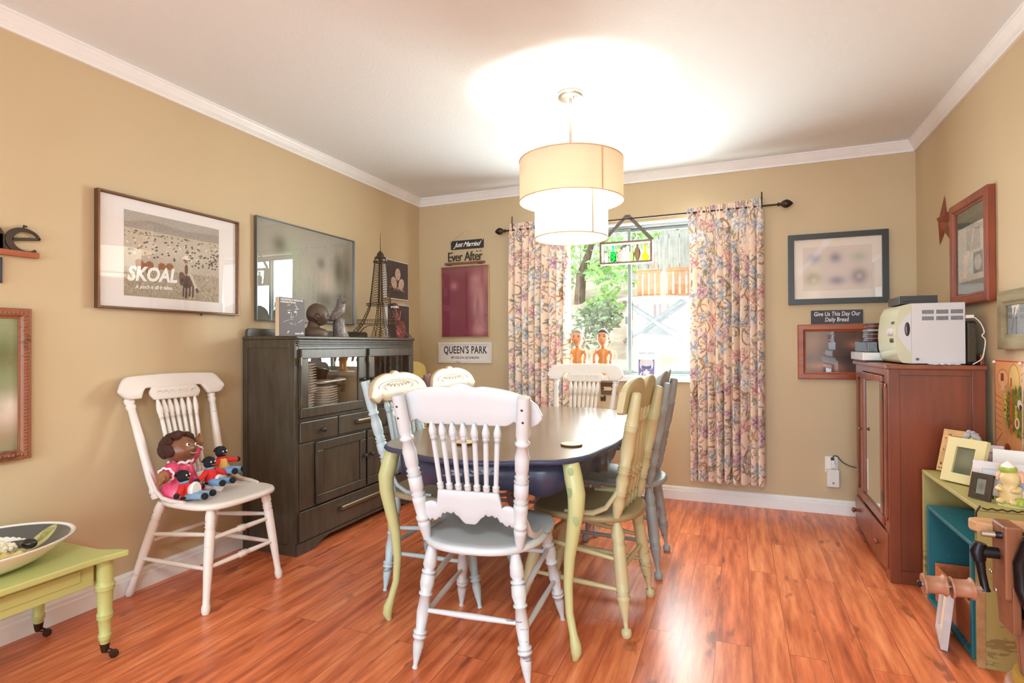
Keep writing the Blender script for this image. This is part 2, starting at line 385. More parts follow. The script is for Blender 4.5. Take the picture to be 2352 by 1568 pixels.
# crown moulding: one length per wall
CROWN = [(0, 0), (.049, 0), (.049, .009), (.044, .012), (.041, .018), (.034, .028), (.024, .043), (.0185, .048), (.0185, .052), (.014, .055), (.013, .068), (0, .068)]
def along(profile, pts):
    b = MB(); b.rings([[Vector(f(o, d)) for o, d in profile] for f in pts], False); return b
struct(along(CROWN, [lambda o, d: (o, -ROOM_D, ROOM_H - d), lambda o, d: (o, -o, ROOM_H - d)]).build('trim_1', M_TRIM))
struct(along(CROWN, [lambda o, d: (o, -o, ROOM_H - d), lambda o, d: (ROOM_W - o, -o, ROOM_H - d)]).build('trim_2', M_TRIM))
struct(along(CROWN, [lambda o, d: (ROOM_W - o, -o, ROOM_H - d), lambda o, d: (ROOM_W - o, -ROOM_D, ROOM_H - d)]).build('trim_3', M_TRIM))
BASE = [(0, 0), (.015, 0), (.015, .066), (.011, .070), (.011, .084), (.006, .094), (0, .097)]
struct(along(BASE, [lambda o, d: (o, -ROOM_D, d), lambda o, d: (o, -o, d)]).build('baseboard_left', M_TRIM))
struct(along(BASE, [lambda o, d: (o, -o, d), lambda o, d: (ROOM_W - o, -o, d)]).build('baseboard_back', M_TRIM))
struct(along(BASE, [lambda o, d: (ROOM_W - o, -o, d), lambda o, d: (ROOM_W - o, -ROOM_D, d)]).build('baseboard_right', M_TRIM))

# window: grey aluminium slider in the back wall
M_ALU = plain('aged_aluminium', (128, 134, 132), .4, .6, var=.1)
win = thing('window_1', 'aluminium sliding window between the floral curtains', 'window', (0, .06, 0)); win['kind'] = 'structure'
for k in ('label', 'category'): del win[k]
b = MB()
for lo, hi in (((WX0, 0, WZ0), (WX1, .05, WZ0 + .035)), ((WX0, 0, WZ1 - .03), (WX1, .05, WZ1)), ((WX0, 0, WZ0 + .035), (WX0 + .03, .05, WZ1 - .03)), ((WX1 - .03, 0, WZ0 + .035), (WX1, .05, WZ1 - .03))): b.box(lo, hi)
b.build('window_frame', M_ALU, win, .002)
def sash(x0, x1, y):
    b = MB(); z0, z1 = WZ0 + .035, WZ1 - .03; w = .026
    for lo, hi in (((x0, y, z0), (x1, y + .018, z0 + w)), ((x0, y, z1 - w), (x1, y + .018, z1)), ((x0, y, z0 + w), (x0 + w, y + .018, z1 - w)), ((x1 - w, y, z0 + w), (x1, y + .018, z1 - w))): b.box(lo, hi)
    s = b.build('sash', M_ALU, win, .0015)
    g = MB(); g.add([(x0 + w, y + .009, z0 + w), (x1 - w, y + .009, z0 + w), (x1 - w, y + .009, z1 - w), (x0 + w, y + .009, z1 - w)], [(0, 1, 2, 3)]); g.build('pane', CLEAR, s)
sash(WX0 + .03, 1.862, .006); sash(1.832, WX1 - .03, .028)
b = MB(); b.box((1.815, -.006, 1.3), (1.835, .006, 1.36)); b.build('latch', M_ALU, win, .002)
struct(MB().box((WX0 - .03, -.06, .866), (WX1 + .03, .06, .905)).build('trim_4', M_TRIM, None, .003))       # window sill board
# white lining of the reveal at the head
struct(MB().box((WX0, .0, WZ1 - .012), (WX1, .06, WZ1)).build('trim_5', M_TRIM))

# ------------------------------------------------------------------ the garden seen through the window
M_GROUND = plain('dry_ground', (188, 176, 156), .9, var=.35, vscale=3)
gr = MB()
nx, ny = 40, 40
V = []; F = []
for j in range(ny + 1):
    for i in range(nx + 1):
        x = -8 + i * .5; y = .25 + j * .4
        z = -.3 + max(0, y - 2.0) * .42 + .05 * math.sin(x * 2.1 + y) * min(1, y / 3)
        V.append((x, y, z))
for j in range(ny):
    for i in range(nx): a = j * (nx + 1) + i; F.append((a, a + 1, a + nx + 2, a + nx + 1))
gr.add(V, F, True); struct(gr.build('ground', M_GROUND))
def gz(y): return -.3 + max(0, y - 2.0) * .42
M_BARK = wood('tree_bark', (70, 58, 48), (135, 118, 100), 2, .9)
M_LEAF = [plain('leaf_green', (120, 176, 92), .6, var=.35, vscale=5), plain('leaf_light', (158, 205, 120), .6, var=.3, vscale=5), plain('leaf_dusty', (128, 150, 118), .6, var=.3, vscale=5)]
def leafy(name, label, cat, loc, blobs, n, size, mat, trunk=None, group=None, dz=0):
    t = thing(name, label, cat, loc, 0, group); b = MB()
    blobs = [((c[0], c[1], c[2] - dz), r) for c, r in blobs]
    trunk = [([(p[0], p[1], p[2] if p[2] < 0 else p[2] * (1 - dz / 3)) for p in pts], r) for pts, r in (trunk or [])]
    for k in range(n):
        c, r = blobs[k % len(blobs)]
        d = Vector(RNG.normal(0, 1, 3)).normalized() * (RNG.random() ** .4); p = Vector(c) + Vector((d.x * r[0], d.y * r[1], d.z * r[2]))
        s = size * (.6 + .8 * RNG.random()); e = Euler(RNG.random(3) * 6.28).to_matrix()
        q = [(0, -s, 0), (s * .45, -s * .1, s * .08), (0, s, 0), (-s * .45, -s * .1, s * .08)]
        b.add([p + e @ Vector(v) for v in q], [(0, 1, 2, 3)])
    b.build('foliage', mat, t)
    if trunk:
        for pts, r in trunk: m = MB(); m.tube(pts, r, 8); m.build('branch', M_BARK, t)
    return t
leafy('tree', 'light green tree with drooping leafy branches left in the window', 'tree', (-.45, 7.5, gz(7.5)),
      [((0, 0, 2.6), (.9, .7, .7)), ((.7, -.3, 2.0), (.6, .5, .5)), ((-.8, 0, 2.2), (.7, .6, .7)), ((.9, .2, 3.1), (.9, .6, .6)), ((.5, -.4, 1.2), (.5, .4, .35))], 1300, .085, M_LEAF[1],
      [([(-.2, .2, -.3), (-.1, .1, 1.2), (.2, 0, 2.6)], [.14, .11, .05]), ([(-.1, .1, 1.2), (.7, -.1, 1.9), (1.1, 0, 2.6)], [.06, .045, .02])], dz=1.35)
leafy('tree', 'bright green tree high behind the round garden table', 'tree', (3.3, 8.3, gz(8.3)),
      [((0, 0, 2.7), (1.1, .8, .6)), ((1.2, 0, 3.0), (.9, .7, .6)), ((-1.1, 0, 3.1), (.9, .7, .6)), ((.5, -.2, 2.0), (.7, .5, .35))], 1200, .09, M_LEAF[0],
      [([(.1, .2, -.3), (.1, .1, 1.4), (0, 0, 2.9)], [.16, .12, .05])], dz=1.5)
leafy('shrub', 'low dusty green shrub beside the log pile', 'shrub', (.15, 4.9, gz(4.9)), [((0, 0, .45), (.6, .45, .4)), ((.4, -.1, .7), (.35, .3, .3))], 520, .06, M_LEAF[2], [([(0, 0, -.1), (.1, 0, .5)], [.03, .015])])
leafy('shrub', 'rounded green shrub at the foot of the grey fence', 'shrub', (2.6, 6.6, gz(6.6)), [((0, 0, .6), (.7, .5, .55)), ((.5, 0, 1.1), (.5, .4, .4))], 520, .07, M_LEAF[0], [([(0, 0, -.1), (.1, 0, .6)], [.04, .02])])
M_FENCE = wood('weathered_fence', (150, 152, 150), (205, 205, 200), 2, .9)
fe = thing('fence', 'grey vertical board garden fence behind the trees', 'fence', (0, 9.3, gz(9.3) - .1))
b = MB()
for k in range(64): x = -7.5 + k * .24; b.box((x, 0, -.2), (x + .225, .03, 1.25 + .02 * math.sin(k)))
b.build('board_panel', M_FENCE, fe)
for k in range(8): b = MB(); b.box((-7.4 + k * 2.1, .03, -.3), (-7.3 + k * 2.1, .13, 1.3)); b.build('post', M_FENCE, fe)
b = MB(); b.box((-7.5, .03, 1.0), (7.8, .07, 1.1)); b.box((-7.5, .03, .3), (7.8, .07, .4)); b.build('rail', M_FENCE, fe)
M_LOG = wood('grey_log', (112, 104, 94), (185, 175, 160), 0, .9)
for k, (x, y, l, r, a, d) in enumerate(((.85, 4.25, 1.3, .06, .12, 'uppermost'), (.75, 3.9, 1.5, .05, .05, 'front'), (1.75, 4.1, 1.3, .055, .5, 'rightmost'))):
    t = thing('log', '%s grey log lying in the pile on the garden slope' % d, 'log', (x, y, gz(y) + r * .9), a, 'logs on the slope')
    b = MB(); b.tube([(-l / 2, 0, 0), (-l * .2, .03, .02), (l * .2, -.02, .01), (l / 2, .02, 0)], [r * .9, r, r, r * .85], 10); b.build('trunk', M_LOG, t)
M_PLASTIC = plain('white_resin', (245, 245, 240), .4)
tb = thing('garden_table', 'round white garden table with crossed timber legs outside', 'table', (1.30, 5.6, gz(5.6) - .02))
b = MB(); b.lathe([(0, .62), (.3, .66), (.7, .66), (1, .64)], (0, 0, .70), (0, 0, .745), 40); b.build('tabletop', M_PLASTIC, tb, 0)
for k in range(2):
    s = 1 if k else -1
    for y in (-.25, .25):
        b = MB(); b.tube([(-.5 * s, y, 0), (.5 * s, y, .7)], .035, 8); b.build('leg', M_LOG, tb)
M_CHW = wood('garden_chair_wood', (150, 92, 52), (205, 150, 100), 2, .6)
def garden_chair(x, y, rz, label):
    t = thing('garden_chair', label, 'chair', (x, y, gz(y)), rz, 'chairs at the garden table')
    b = MB(); b.box((-.24, -.22, .42), (.24, .24, .45)); b.build('seat', M_CHW, t)
    b = MB()
    for k in range(4): b.box((-.22 + k * .12, -.25, .48), (-.14 + k * .12, -.23, .95))
    b.box((-.24, -.26, .93), (.24, -.22, 1.0)); b.build('backrest', M_CHW, t)
    for sx in (-1, 1):
        for sy in (-1, 1): b = MB(); b.box((sx * .22 - .02, sy * .22 - .02, 0), (sx * .22 + .02, sy * .22 + .02, .42)); b.build('leg', M_CHW, t)
    return t
garden_chair(1.0, 6.55, R_(175), 'brown wooden garden chair behind the round white table, left one')
garden_chair(1.62, 6.6, R_(185), 'brown wooden garden chair behind the round white table, right one')
M_SHED = plain('shed_siding', (196, 206, 210), .8, var=.06); M_ROOF = plain('shed_roof', (120, 90, 84), .8, var=.2)
sh = thing('shed', 'pale grey garden shed with a dark red roof right in the window', 'shed', (5.6, 7.2, gz(7.2)))
b = MB(); b.box((-.9, 0, -.2), (1.2, 1.6, 1.9)); b.build('wall', M_SHED, sh)
b = MB(); b.prism([(-1.1, 1.85), (1.4, 1.85), (1.4, 2.0), (.15, 2.5), (-1.1, 2.0)], 2.0, Matrix(((1, 0, 0, 0), (0, 0, 1, -.2), (0, 1, 0, 0), (0, 0, 0, 1)))); b.build('roof', M_ROOF, sh)

# ------------------------------------------------------------------ pressed-back dining chairs
LEG_B = [(0, .014), (.03, .0185), (.10, .0225), (.17, .0235), (.205, .018), (.212, .024), (.228, .024), (.236, .018), (.25, .0235), (.32, .0245), (.385, .020), (.392, .0235), (.405, .0235), (.413, .0195), (.55, .0225), (.69, .0185), (.70, .0235), (.715, .0235), (.722, .0185), (.735, .0235), (.75, .0235), (.757, .018), (.80, .0205), (.87, .018), (.97, .0125), (1, .011)]
LEG_A = [(0, .016), (.06, .021), (.10, .022), (.13, .018), (.145, .0225), (.16, .018), (.175, .0225), (.19, .018), (.22, .021), (.55, .0195), (.80, .0150), (.90, .0145), (.93, .0185), (.975, .0175), (1, .013)]
LEG_C = [(0, .014), (.06, .021), (.13, .0265), (.17, .023), (.18, .025), (.19, .0225), (.20, .025), (.21, .0225), (.22, .025), (.28, .0245), (.52, .0255), (.60, .0235), (.607, .0255), (.617, .0225), (.626, .0255), (.636, .0225), (.66, .0265), (.69, .0235), (.74, .0215), (.86, .0145), (.915, .0135), (.925, .0205), (.96, .0215), (.985, .019), (1, .013)]
SPN_B = [(0, .006), (.02, .0105), (.06, .0125), (.09, .0115), (.10, .0135), (.115, .008), (.15, .0085), (.70, .0092), (.755, .0085), (.76, .0125), (.772, .0085), (.78, .0125), (.792, .009), (.81, .0125), (.87, .0135), (.93, .010), (.97, .007), (1, .005)]
SPN_C = [(0, .007), (.05, .0125), (.10, .014), (.14, .009), (.148, .0145), (.16, .009), (.20, .012), (.26, .0155), (.31, .0115), (.318, .017), (.333, .017), (.34, .0115), (.36, .0185), (.385, .0185), (.40, .0115), (.44, .0135), (.50, .0185), (.58, .0165), (.74, .0115), (.86, .0095), (.87, .0145), (.89, .0145), (.90, .0085), (1, .009)]
POST_A = [(0, .018), (.03, .022), (.05, .018), (.065, .0225), (.085, .0225), (.10, .019), (.2, .021), (.6, .0185), (.88, .0155), (.90, .020), (.925, .020), (.935, .016), (.955, .021), (.985, .021), (1, .017)]
POST_B = [(0, .013), (.04, .0185), (.10, .0215), (.125, .0225), (.135, .0185), (.145, .0235), (.165, .0235), (.175, .0205), (.27, .0235), (.30, .0235), (.31, .0195), (.325, .0245), (.34, .0195), (.36, .0235), (.44, .0235), (.45, .0195), (.46, .0245), (.475, .0195), (.49, .0235), (.505, .0195), (.53, .0225), (.62, .0235), (.69, .0185), (.70, .0235), (.715, .0235), (.725, .0195), (.76, .0225), (1, .0215)]
POST_C = [(0, .014), (.05, .021), (.12, .0245), (.18, .0215), (.19, .0255), (.205, .0225), (.22, .0255), (.24, .0225), (.30, .0255), (.36, .0225), (.37, .0265), (.385, .0225), (.395, .0265), (.41, .0225), (.42, .0265), (.44, .0225), (.55, .0265), (.70, .0255), (.705, .0275), (.715, .0245), (.725, .0275), (.735, .0245), (.745, .0275), (.755, .0245), (.80, .0245), (.95, .0215), (.99, .019), (1, .012)]
SPN_A = SPN_B
crisp = lambda pr, m: [(t_, max(.008, m + (r_ - m) * 1.55)) if .02 < t_ < .98 else (t_, r_) for t_, r_ in pr]
LEG_B, LEG_C, POST_B, POST_C = crisp(LEG_B, .0215), crisp(LEG_C, .0225), crisp(POST_B, .0215), crisp(POST_C, .0235)
def plank(st, th, n_up):
    # loft of a bent board: st = list of (x, zb, zt, y, lean); rounded edges
    rs = []
    for x, zb, zt, y, k in st:
        h = zt - zb; e = min(.004, h * .3); t = th / 2
        prof = [(-t, zb + e), (-t + e * .6, zb), (t - e * .6, zb), (t, zb + e)] + [(t, zb + h * q) for q in (.35, .65)] + [(t, zt - e), (t - e * .6, zt), (-t + e * .6, zt), (-t, zt - e)] + [(-t, zb + h * q) for q in (.65, .35)]
        rs.append([(x, y - (z - n_up) * k + o, z) for o, z in prof])
    return rs
def chair(name, label, kind, mat, loc, rz, seat_mat=None, crest_mat=None, leg_mat=None, scale=1.0, hw=None, skip_arms=False, lean=None, tall=1.0):
    t = thing(name, label, 'chair', loc, rz, 'press-back dining chairs'); t.scale = (scale,) * 3
    sm, cm, lm = seat_mat or mat, crest_mat or mat, leg_mat or mat
    P = dict(A=dict(fr=-.245, ff=.245, lr=.205, lf=.205, s0=-.145, s1=.285, sw=.215, pb=-.10, pl=.175, pt=.215, ly=.30, ztop=.905),
             B=dict(fr=-.243, ff=.243, lr=.208, lf=.226, s0=-.285, s1=.215, sw=.232, pb=-.215, pl=.172, pt=.222, ly=.24, ztop=.975),
             C=dict(fr=-.225, ff=.24, lr=.20, lf=.205, s0=-.245, s1=.215, sw=.225, pb=-.175, pl=.165, pt=.195, ly=.19, ztop=.955))[kind]
    if lean: P['ly'] = lean
    LEG = dict(A=LEG_A, B=LEG_B, C=LEG_C)[kind]; zs0, zs1 = .428, .458
    # seat: dished plank, rounder at the back
    m = MB(); N = 40; cyc = (P['s0'] + P['s1']) / 2; ry = (P['s1'] - P['s0']) / 2; rs = []
    for f, z in ((.90, zs0), (.985, zs0 + .006), (1, zs0 + .015), (.985, zs1 - .004), (.95, zs1), (.80, zs1 - .003), (.45, zs1 - .007), (.12, zs1 - .007)):
        ring = []
        for k in range(N):
            a = 2 * math.pi * k / N; c, s = math.cos(a), math.sin(a); e = .62 if s > 0 else .78
            x = math.copysign(abs(c) ** e, c) * P['sw'] * (1 + .05 * s); y = math.copysign(abs(s) ** e, s) * ry
            ring.append((x * f, cyc + y * f, z))
        rs.append(ring)
    m.rings(rs, True); m.build('seat', sm, t)
    # legs
    tops = {}
    for sx in (-1, 1):
        for rear in (0, 1):
            lat = P['lr' if rear else 'lf']; fy = P['fr' if rear else 'ff']; ty = (P['s0'] + .075) if rear else (P['s1'] - .075)
            if kind == 'A' and rear: ty = P['s0'] + .045
            top = Vector((sx * (lat - .055), ty, zs0 + .004)); foot = Vector((sx * lat, fy, 0)); tops[sx, rear] = (top, foot)
            m = MB(); m.lathe(LEG, top, foot, 14); m.build('leg', lm, t)
    at = lambda k, z: tops[k][0].lerp(tops[k][1], (zs0 - z) / zs0)
    def stretch(p, q, fancy=False):
        m = MB(); r = .0095
        pr = [(0, r * .8), (.1, r), (.4, r * 1.25), (.44, r * 1.1), (.455, r * 1.75), (.48, r * 1.25), (.5, r * 1.9), (.52, r * 1.25), (.545, r * 1.75), (.56, r * 1.1), (.6, r * 1.25), (.9, r), (1, r * .8)] if fancy else [(0, r * .8), (.15, r * .95), (.5, r * 1.2), (.85, r * .95), (1, r * .8)]
        m.lathe(pr, p, q, 10); m.build('stretcher', lm, t)
    for sx in (-1, 1):
        for z, dz in ((.30, .0), (.19, .0)): stretch(at((sx, 1), z - .02), at((sx, 0), z + .02 - .03 * (z < .25)))
    stretch(at((-1, 0), .30), at((1, 0), .30), True)
    if kind != 'B': stretch(at((-1, 0), .185), at((1, 0), .185), True)
    stretch(at((-1, 1), .245 if kind != 'B' else .20), at((1, 1), .245 if kind != 'B' else .20))
    # back
    k = P['ly']; yb = lambda z: P['pb'] - (z - zs1) * k
    zt = P['ztop']; POST = dict(A=POST_A, B=POST_B, C=POST_C)[kind]
    for sx in (-1, 1):
        m = MB(); m.lathe(POST, (sx * P['pl'], P['pb'], zs1 - .006), (sx * P['pt'], yb(zt), zt), 14)
        po = m.build('post', mat, t)
        if kind == 'B':
            for z in (.935, .895):
                q = MB(); q.ball((sx * (P['pt'] - .003), yb(z) - .0215, z), (.0045, .003, .0045), 8, 6); q.build('screw', M_SCREW, po)
    nst = 41; st = []
    if kind == 'A':
        for i in range(nst):
            u = -1 + 2 * i / (nst - 1); a = abs(u); x = u * .268
            top = 1.0 + .010 * (1 - a * a) - .055 * max(0, (a - .78) / .22) ** 2.2
            if a > .62: bot = .902 + .03 * max(0, (a - .86) / .14) ** 2
            elif a > .52: bot = .902 + .046 * math.sqrt(max(0, 1 - ((a - .52) / .10) ** 2)) if a < .62 else .902
            else: bot = .948 - .001 * (1 - a)
            st.append((x, bot, top, yb(.95) + .012 + .018 * (u * u), k))
        m = MB(); m.rings(plank(st, .026, .95)); m.build('crest_rail', cm, t)
        st = []
        for i in range(21):
            u = -1 + 2 * i / 20; a = abs(u); r = .020 * (1 - math.sqrt(max(0, 1 - max(0, (a - .86) / .14) ** 2)))
            st.append((u * .128, .890 + r, .950 - r, yb(.92) + .024, k))
        m = MB(); m.rings(plank(st, .016, .92)); pn = m.build('carved_panel', cm, t)
        m = MB()
        for s in (-1, 1):
            for c in range(3): m.tube([(s * (.022 + c * .032 + .012 * math.cos(q * .7)), yb(.92) + .033, .922 + .013 * math.sin(q * .7) * (1 - q * .05)) for q in range(9)], .0018, 5)
        m.build('carving', cm, pn)
        z0, z1, wb, wt = .525, .895, .075, .098; SP = SPN_A
        lower = [(u * .13, .468 + .012 * abs(u), .526, yb(.5) + .004, k) for u in np.linspace(-1, 1, 15)]
        m = MB(); m.rings(plank(lower, .018, .5)); m.build('lower_splat', mat, t)
    elif kind == 'B':
        for i in range(nst):
            u = -1 + 2 * i / (nst - 1); a = abs(u); x = math.copysign(1 - (1 - a) ** 1.0, u) * .268
            e = max(0, 1 - a ** 2.5) ** .52; top = .912 + .095 * e + .009 * math.exp(-((a - .0) / .10) ** 2) - .006 * math.exp(-((a - .17) / .05) ** 2)
            bot = .873 + .026 * max(0, (a - .86) / .14) ** 2 + .016 * math.exp(-((a - .66) / .06) ** 2)
            st.append((x, bot, max(top, bot + .004), yb(.94) + .030 + .012 * u * u, k))
        m = MB(); m.rings(plank(st, .020, .94)); cr = m.build('crest_rail', cm, t)
        m = MB()
        for rr in (1.0, .72): m.tube([(.19 * rr * math.cos(q * math.pi / 18), yb(.94) + .041 + .006 * math.cos(q * math.pi / 18) ** 2, .940 + .034 * rr * math.sin(q * math.pi / 18)) for q in range(36)], .0012, 5, True)
        for s in (-1, 1):
            for c in range(3): m.tube([(s * (.02 + c * .035 + .014 * math.cos(q * .75)), yb(.94) + .041, .940 + .014 * math.sin(q * .75)) for q in range(9)], .0011, 5)
        m.build('carving', cm, cr)
        # pierced lower splat
        st = []
        for i in range(nst):
            u = -1 + 2 * i / (nst - 1); a = abs(u); x = u * .168
            top = .642 if a < .66 else (.588 + .010 * math.sin((a - .66) / .34 * math.pi) if a > .70 else .642 - (a - .66) / .04 * .054)
            bot = .522 + .036 * max(0, min(1, (a - .12) / .18)) - (.006 * math.cos((a - .3) / .12 * 6.28) if a > .3 else 0) - .030 * max(0, min(1, (a - .55) / .2))
            st.append((x, bot, top, yb(.58) + .004, k))
        m = MB(); m.rings(plank(st, .020, .58)); m.build('lower_splat', mat, t)
        z0, z1, wb, wt = .640, .882, .100, .120; SP = SPN_B
    else:
        for i in range(nst):
            u = -1 + 2 * i / (nst - 1); a = abs(u); x = u * .245
            top = .950 + .060 * math.sin((a / 1.16) ** .72 * math.pi) ** .75 if a > .001 else .950
            e = max(0, (a - .90) / .10); top -= .016 * e * e
            bot = .868 + .010 * e * e
            st.append((x, bot, top, yb(.94) + .030 + .012 * (u * u), k))
        m = MB(); m.rings(plank(st, .026, .94)); m.build('crest_rail', cm, t)
        z0, z1, wb, wt = zs1 - .006, .878, .115, .135; SP = SPN_C
    ns = 5 if kind == 'C' else 7
    for i in range(ns):
        u = -1 + 2 * i / (ns - 1); off = .012 if kind != 'C' else .018
        m = MB(); m.lathe(SP, (u * wb, yb(z0) + (.004 if kind != 'C' else .004), z0), (u * wt, yb(z1) + off + .012 * u * u, z1), 10); m.build('spindle', mat, t)
    if not skip_arms:
        for sx in (-1, 1):      # bent hip rests from the posts down to the seat
            px = P['pl'] + .012; z2 = .60
            pts = [(sx * (px + .004), yb(z2), z2), (sx * (px + .008), yb(.54) + .015, .545), (sx * (px + .014), P['pb'] + .035, .492), (sx * (px + .020), P['pb'] + .085, .467), (sx * (px + .022), P['pb'] + .15, .461), (sx * (px + .012), P['pb'] + .21, .459)]
            m = MB(); m.tube(pts, [.010, .011, .012, .013, .013, .009], 10, flat=.75); m.build('hip_rest', mat, t)
    return t
M_SCREW = plain('dark_screw', (70, 66, 64), .4, .8)
PW = painted('white_chair_paint', (208, 213, 218), (110, 108, 118), .45)
PA = painted('cream_white_chair_paint', (238, 228, 220), (120, 100, 92), .30)
PO = painted('olive_cream_chair_paint', (200, 188, 144), (120, 98, 62), .40)
PG = painted('grey_blue_chair_paint', (160, 165, 166), (96, 92, 92), .35)
PB = painted('pale_blue_chair_paint', (188, 206, 212), (110, 118, 120), .40)
PC = painted('cream_crest_paint', (192, 166, 134), (150, 120, 96), .25)
PL = painted('mauve_chair_paint', (150, 118, 120), (90, 70, 74), .30)
PY = painted('yellow_chair_paint', (226, 202, 120), (140, 110, 66), .30)
PSEAT = painted('worn_seat_paint', (176, 160, 134), (120, 100, 80), .5)
chair('dining_chair', 'cream-white chair against the left wall with dolls sitting on it', 'A', PA, (.274, -2.362, 0), R_(-90) , scale=1.0)
chair('dining_chair', 'white chair in front of the table with its back to the room', 'B', PW, (1.742, -2.310, 0), R_(5.5))
chair('dining_chair', 'olive cream chair with heart-shaped crest right of the table', 'C', PO, (2.012, -1.878, 0), R_(85), seat_mat=painted('olive_seat', (160, 140, 100), (110, 90, 60), .4))
chair('dining_chair', 'grey-blue chair with heart-shaped crest behind the olive one', 'C', PG, (2.035, -1.302, 0), R_(91))
chair('dining_chair', 'pale blue chair with cream oval crest left of the table', 'B', PB, (1.325, -1.868, 0), R_(-87), crest_mat=PC, seat_mat=PSEAT)
chair('dining_chair', 'mauve chair with cream oval crest nearest the corner, left of table', 'B', PL, (1.305, -1.272, 0), R_(-90), crest_mat=PC)
chair('dining_chair', 'cream-white chair at the far table end below the window', 'A', PA, (1.640, -.755, 0), R_(178))
chair('dining_chair', 'yellow chair tucked in the corner beyond the dark hutch', 'C', PY, (.36, -.385, 0), R_(-90), tall=1)

# ------------------------------------------------------------------ dining table
M_TOP = wood('brown_table_top', (92, 76, 60), (146, 124, 100), 1, .22, coat=.25)
M_NAVY = painted('navy_table_paint', (62, 66, 92), (196, 200, 215), .25, .3, 9)
M_LEGY = painted('yellow_green_leg_paint', (196, 196, 140), (120, 120, 70), .2, .35)
tab = thing('dining_table', 'oval dining table with brown top, navy apron and yellow-green cabriole legs', 'table', (1.672, -1.62, 0))
QUAD = [(0, .90), (.10, .888), (.18, .86), (.25, .818), (.30, .797), (.35, .778), (.40, .730), (.435, .66), (.449, .60), (.456, .55), (.468, .47), (.480, .38), (.486, .20), (.487, 0)]
_full = [(x, y, 0) for x, y in QUAD] + [(x, -y, 0) for x, y in QUAD[-2::-1]] + [(-x, -y, 0) for x, y in QUAD[1:]] + [(-x, y, 0) for x, y in QUAD[-2:0:-1]]
_d = smooth(_full + [_full[0]], 8); _s = np.cumsum([0] + [(_d[i + 1] - _d[i]).length for i in range(len(_d) - 1)])
def outline(inset=0, N=120):
    t = np.linspace(0, _s[-1], N, endpoint=False); X = np.interp(t, _s, [p.x for p in _d])[::-1]; Y = np.interp(t, _s, [p.y for p in _d])[::-1]
    return [(x * (1 - inset / math.hypot(x, y)), y * (1 - inset / math.hypot(x, y))) for x, y in zip(X, Y)]
o0, o1, o2 = outline(), outline(.008), outline(.014)
m = MB()
m.rings([[(x, y, .712) for x, y in outline(.02)], [(x, y, .714) for x, y in o1], [(x, y, .722) for x, y in o0], [(x, y, .729) for x, y in outline(.003)], [(x, y, .734) for x, y in o2]], True, False)
m.m = 1
m.add([(x, y, .734) for x, y in o2] + [(0, 0, .735)], [(k, (k + 1) % 120, 120) for k in range(120)])
m.m = 0; m.add([(x, y, .712) for x, y in outline(.02)], [tuple(range(120))[::-1]])
m.build('tabletop', [M_NAVY, M_TOP], tab)
m = MB(); ap = outline(.075); api = outline(.095); dip = lambda k: .612 + .022 * math.cos(k / 120 * 2 * math.pi * 8) + .008 * math.cos(k / 120 * 2 * math.pi * 24)
m.rings([[(x, y, dip(k)) for k, (x, y) in enumerate(ap)], [(x, y, .712) for x, y in ap], [(x, y, .712) for x, y in api], [(x, y, dip(k)) for k, (x, y) in enumerate(api)]], True, False, True)
m.build('apron', M_NAVY, tab)
M_IVY = plain('painted_ivy', (150, 168, 112), .4); M_PINK = plain('painted_blossom', (212, 150, 160), .4)
for sx in (-1, 1):
    for sy in (-1, 1):
        d = Vector((sx, sy * .6, 0)).normalized(); base = Vector((sx * .392, sy * .69, 0))
        path = [(.712, -.010, .040), (.66, .004, .043), (.60, .020, .042), (.54, .018, .038), (.46, .002, .033), (.36, -.018, .027), (.26, -.026, .022), (.16, -.020, .019), (.09, .000, .019), (.055, .012, .026), (.03, .016, .026), (.012, .012, .018), (0, .008, .013)]
        m = MB(); m.tube([base + d * o + Vector((0, 0, z)) for z, o, r in path], [r * .78 for z, o, r in path], 14)
        lg = m.build('leg', M_LEGY, tab)
        if (sx, sy) != (1, -1): continue
        for z, a, sgn in ((.685, .1, 1), (.615, -.45, -1), (.515, .25, 1)):
            lf = MB()
            o = np.interp(z, [p[0] for p in path[::-1]], [p[1] for p in path[::-1]]); r = .78 * np.interp(z, [p[0] for p in path[::-1]], [p[2] for p in path[::-1]])
            th = math.atan2(-1 if sy < 0 else 1, 0) + a; c = base + d * o + Vector((math.cos(th) * r, math.sin(th) * r, z)); nrm = Vector((math.cos(th), math.sin(th), 0)); rt = Vector((0, 0, 1)).cross(nrm)
            lf.add([c + nrm * .0025 + rt * x + Vector((0, 0, y)) for x, y in ((.004, -.024), (.012, -.006), (.010, .010), (0, .014), (-.009, .010), (-.009, -.006))] + [c + nrm * .004], [(i, (i + 1) % 6, 6) for i in range(6)], True)
            lf.build('leaf_motif', M_IVY, lg)
# round coasters on the table
M_COAST = plain('cork_coaster', (222, 196, 150), .6, var=.15, vscale=60); M_CEDGE = plain('coaster_edge', (92, 66, 44), .5)
def coaster(x, y, label):
    t = thing('coaster', label, 'coaster', (x, y, .7351), 0, 'coasters on the table')
    m = MB(); m.lathe([(0, .042), (.2, .0445), (.8, .0445), (1, .043)], (0, 0, 0), (0, 0, .006), 32); m.build('base', M_CEDGE, t)
    m = MB(); m.lathe([(0, .0435), (.7, .0435), (1, .042)], (0, 0, .006), (0, 0, .008), 32); m.build('printed_top', M_COAST, t)
coaster(2.0, -2.098, 'round pale coaster at the right of the table'); coaster(1.577, -2.212, 'round pale coaster behind the white chair spindles')

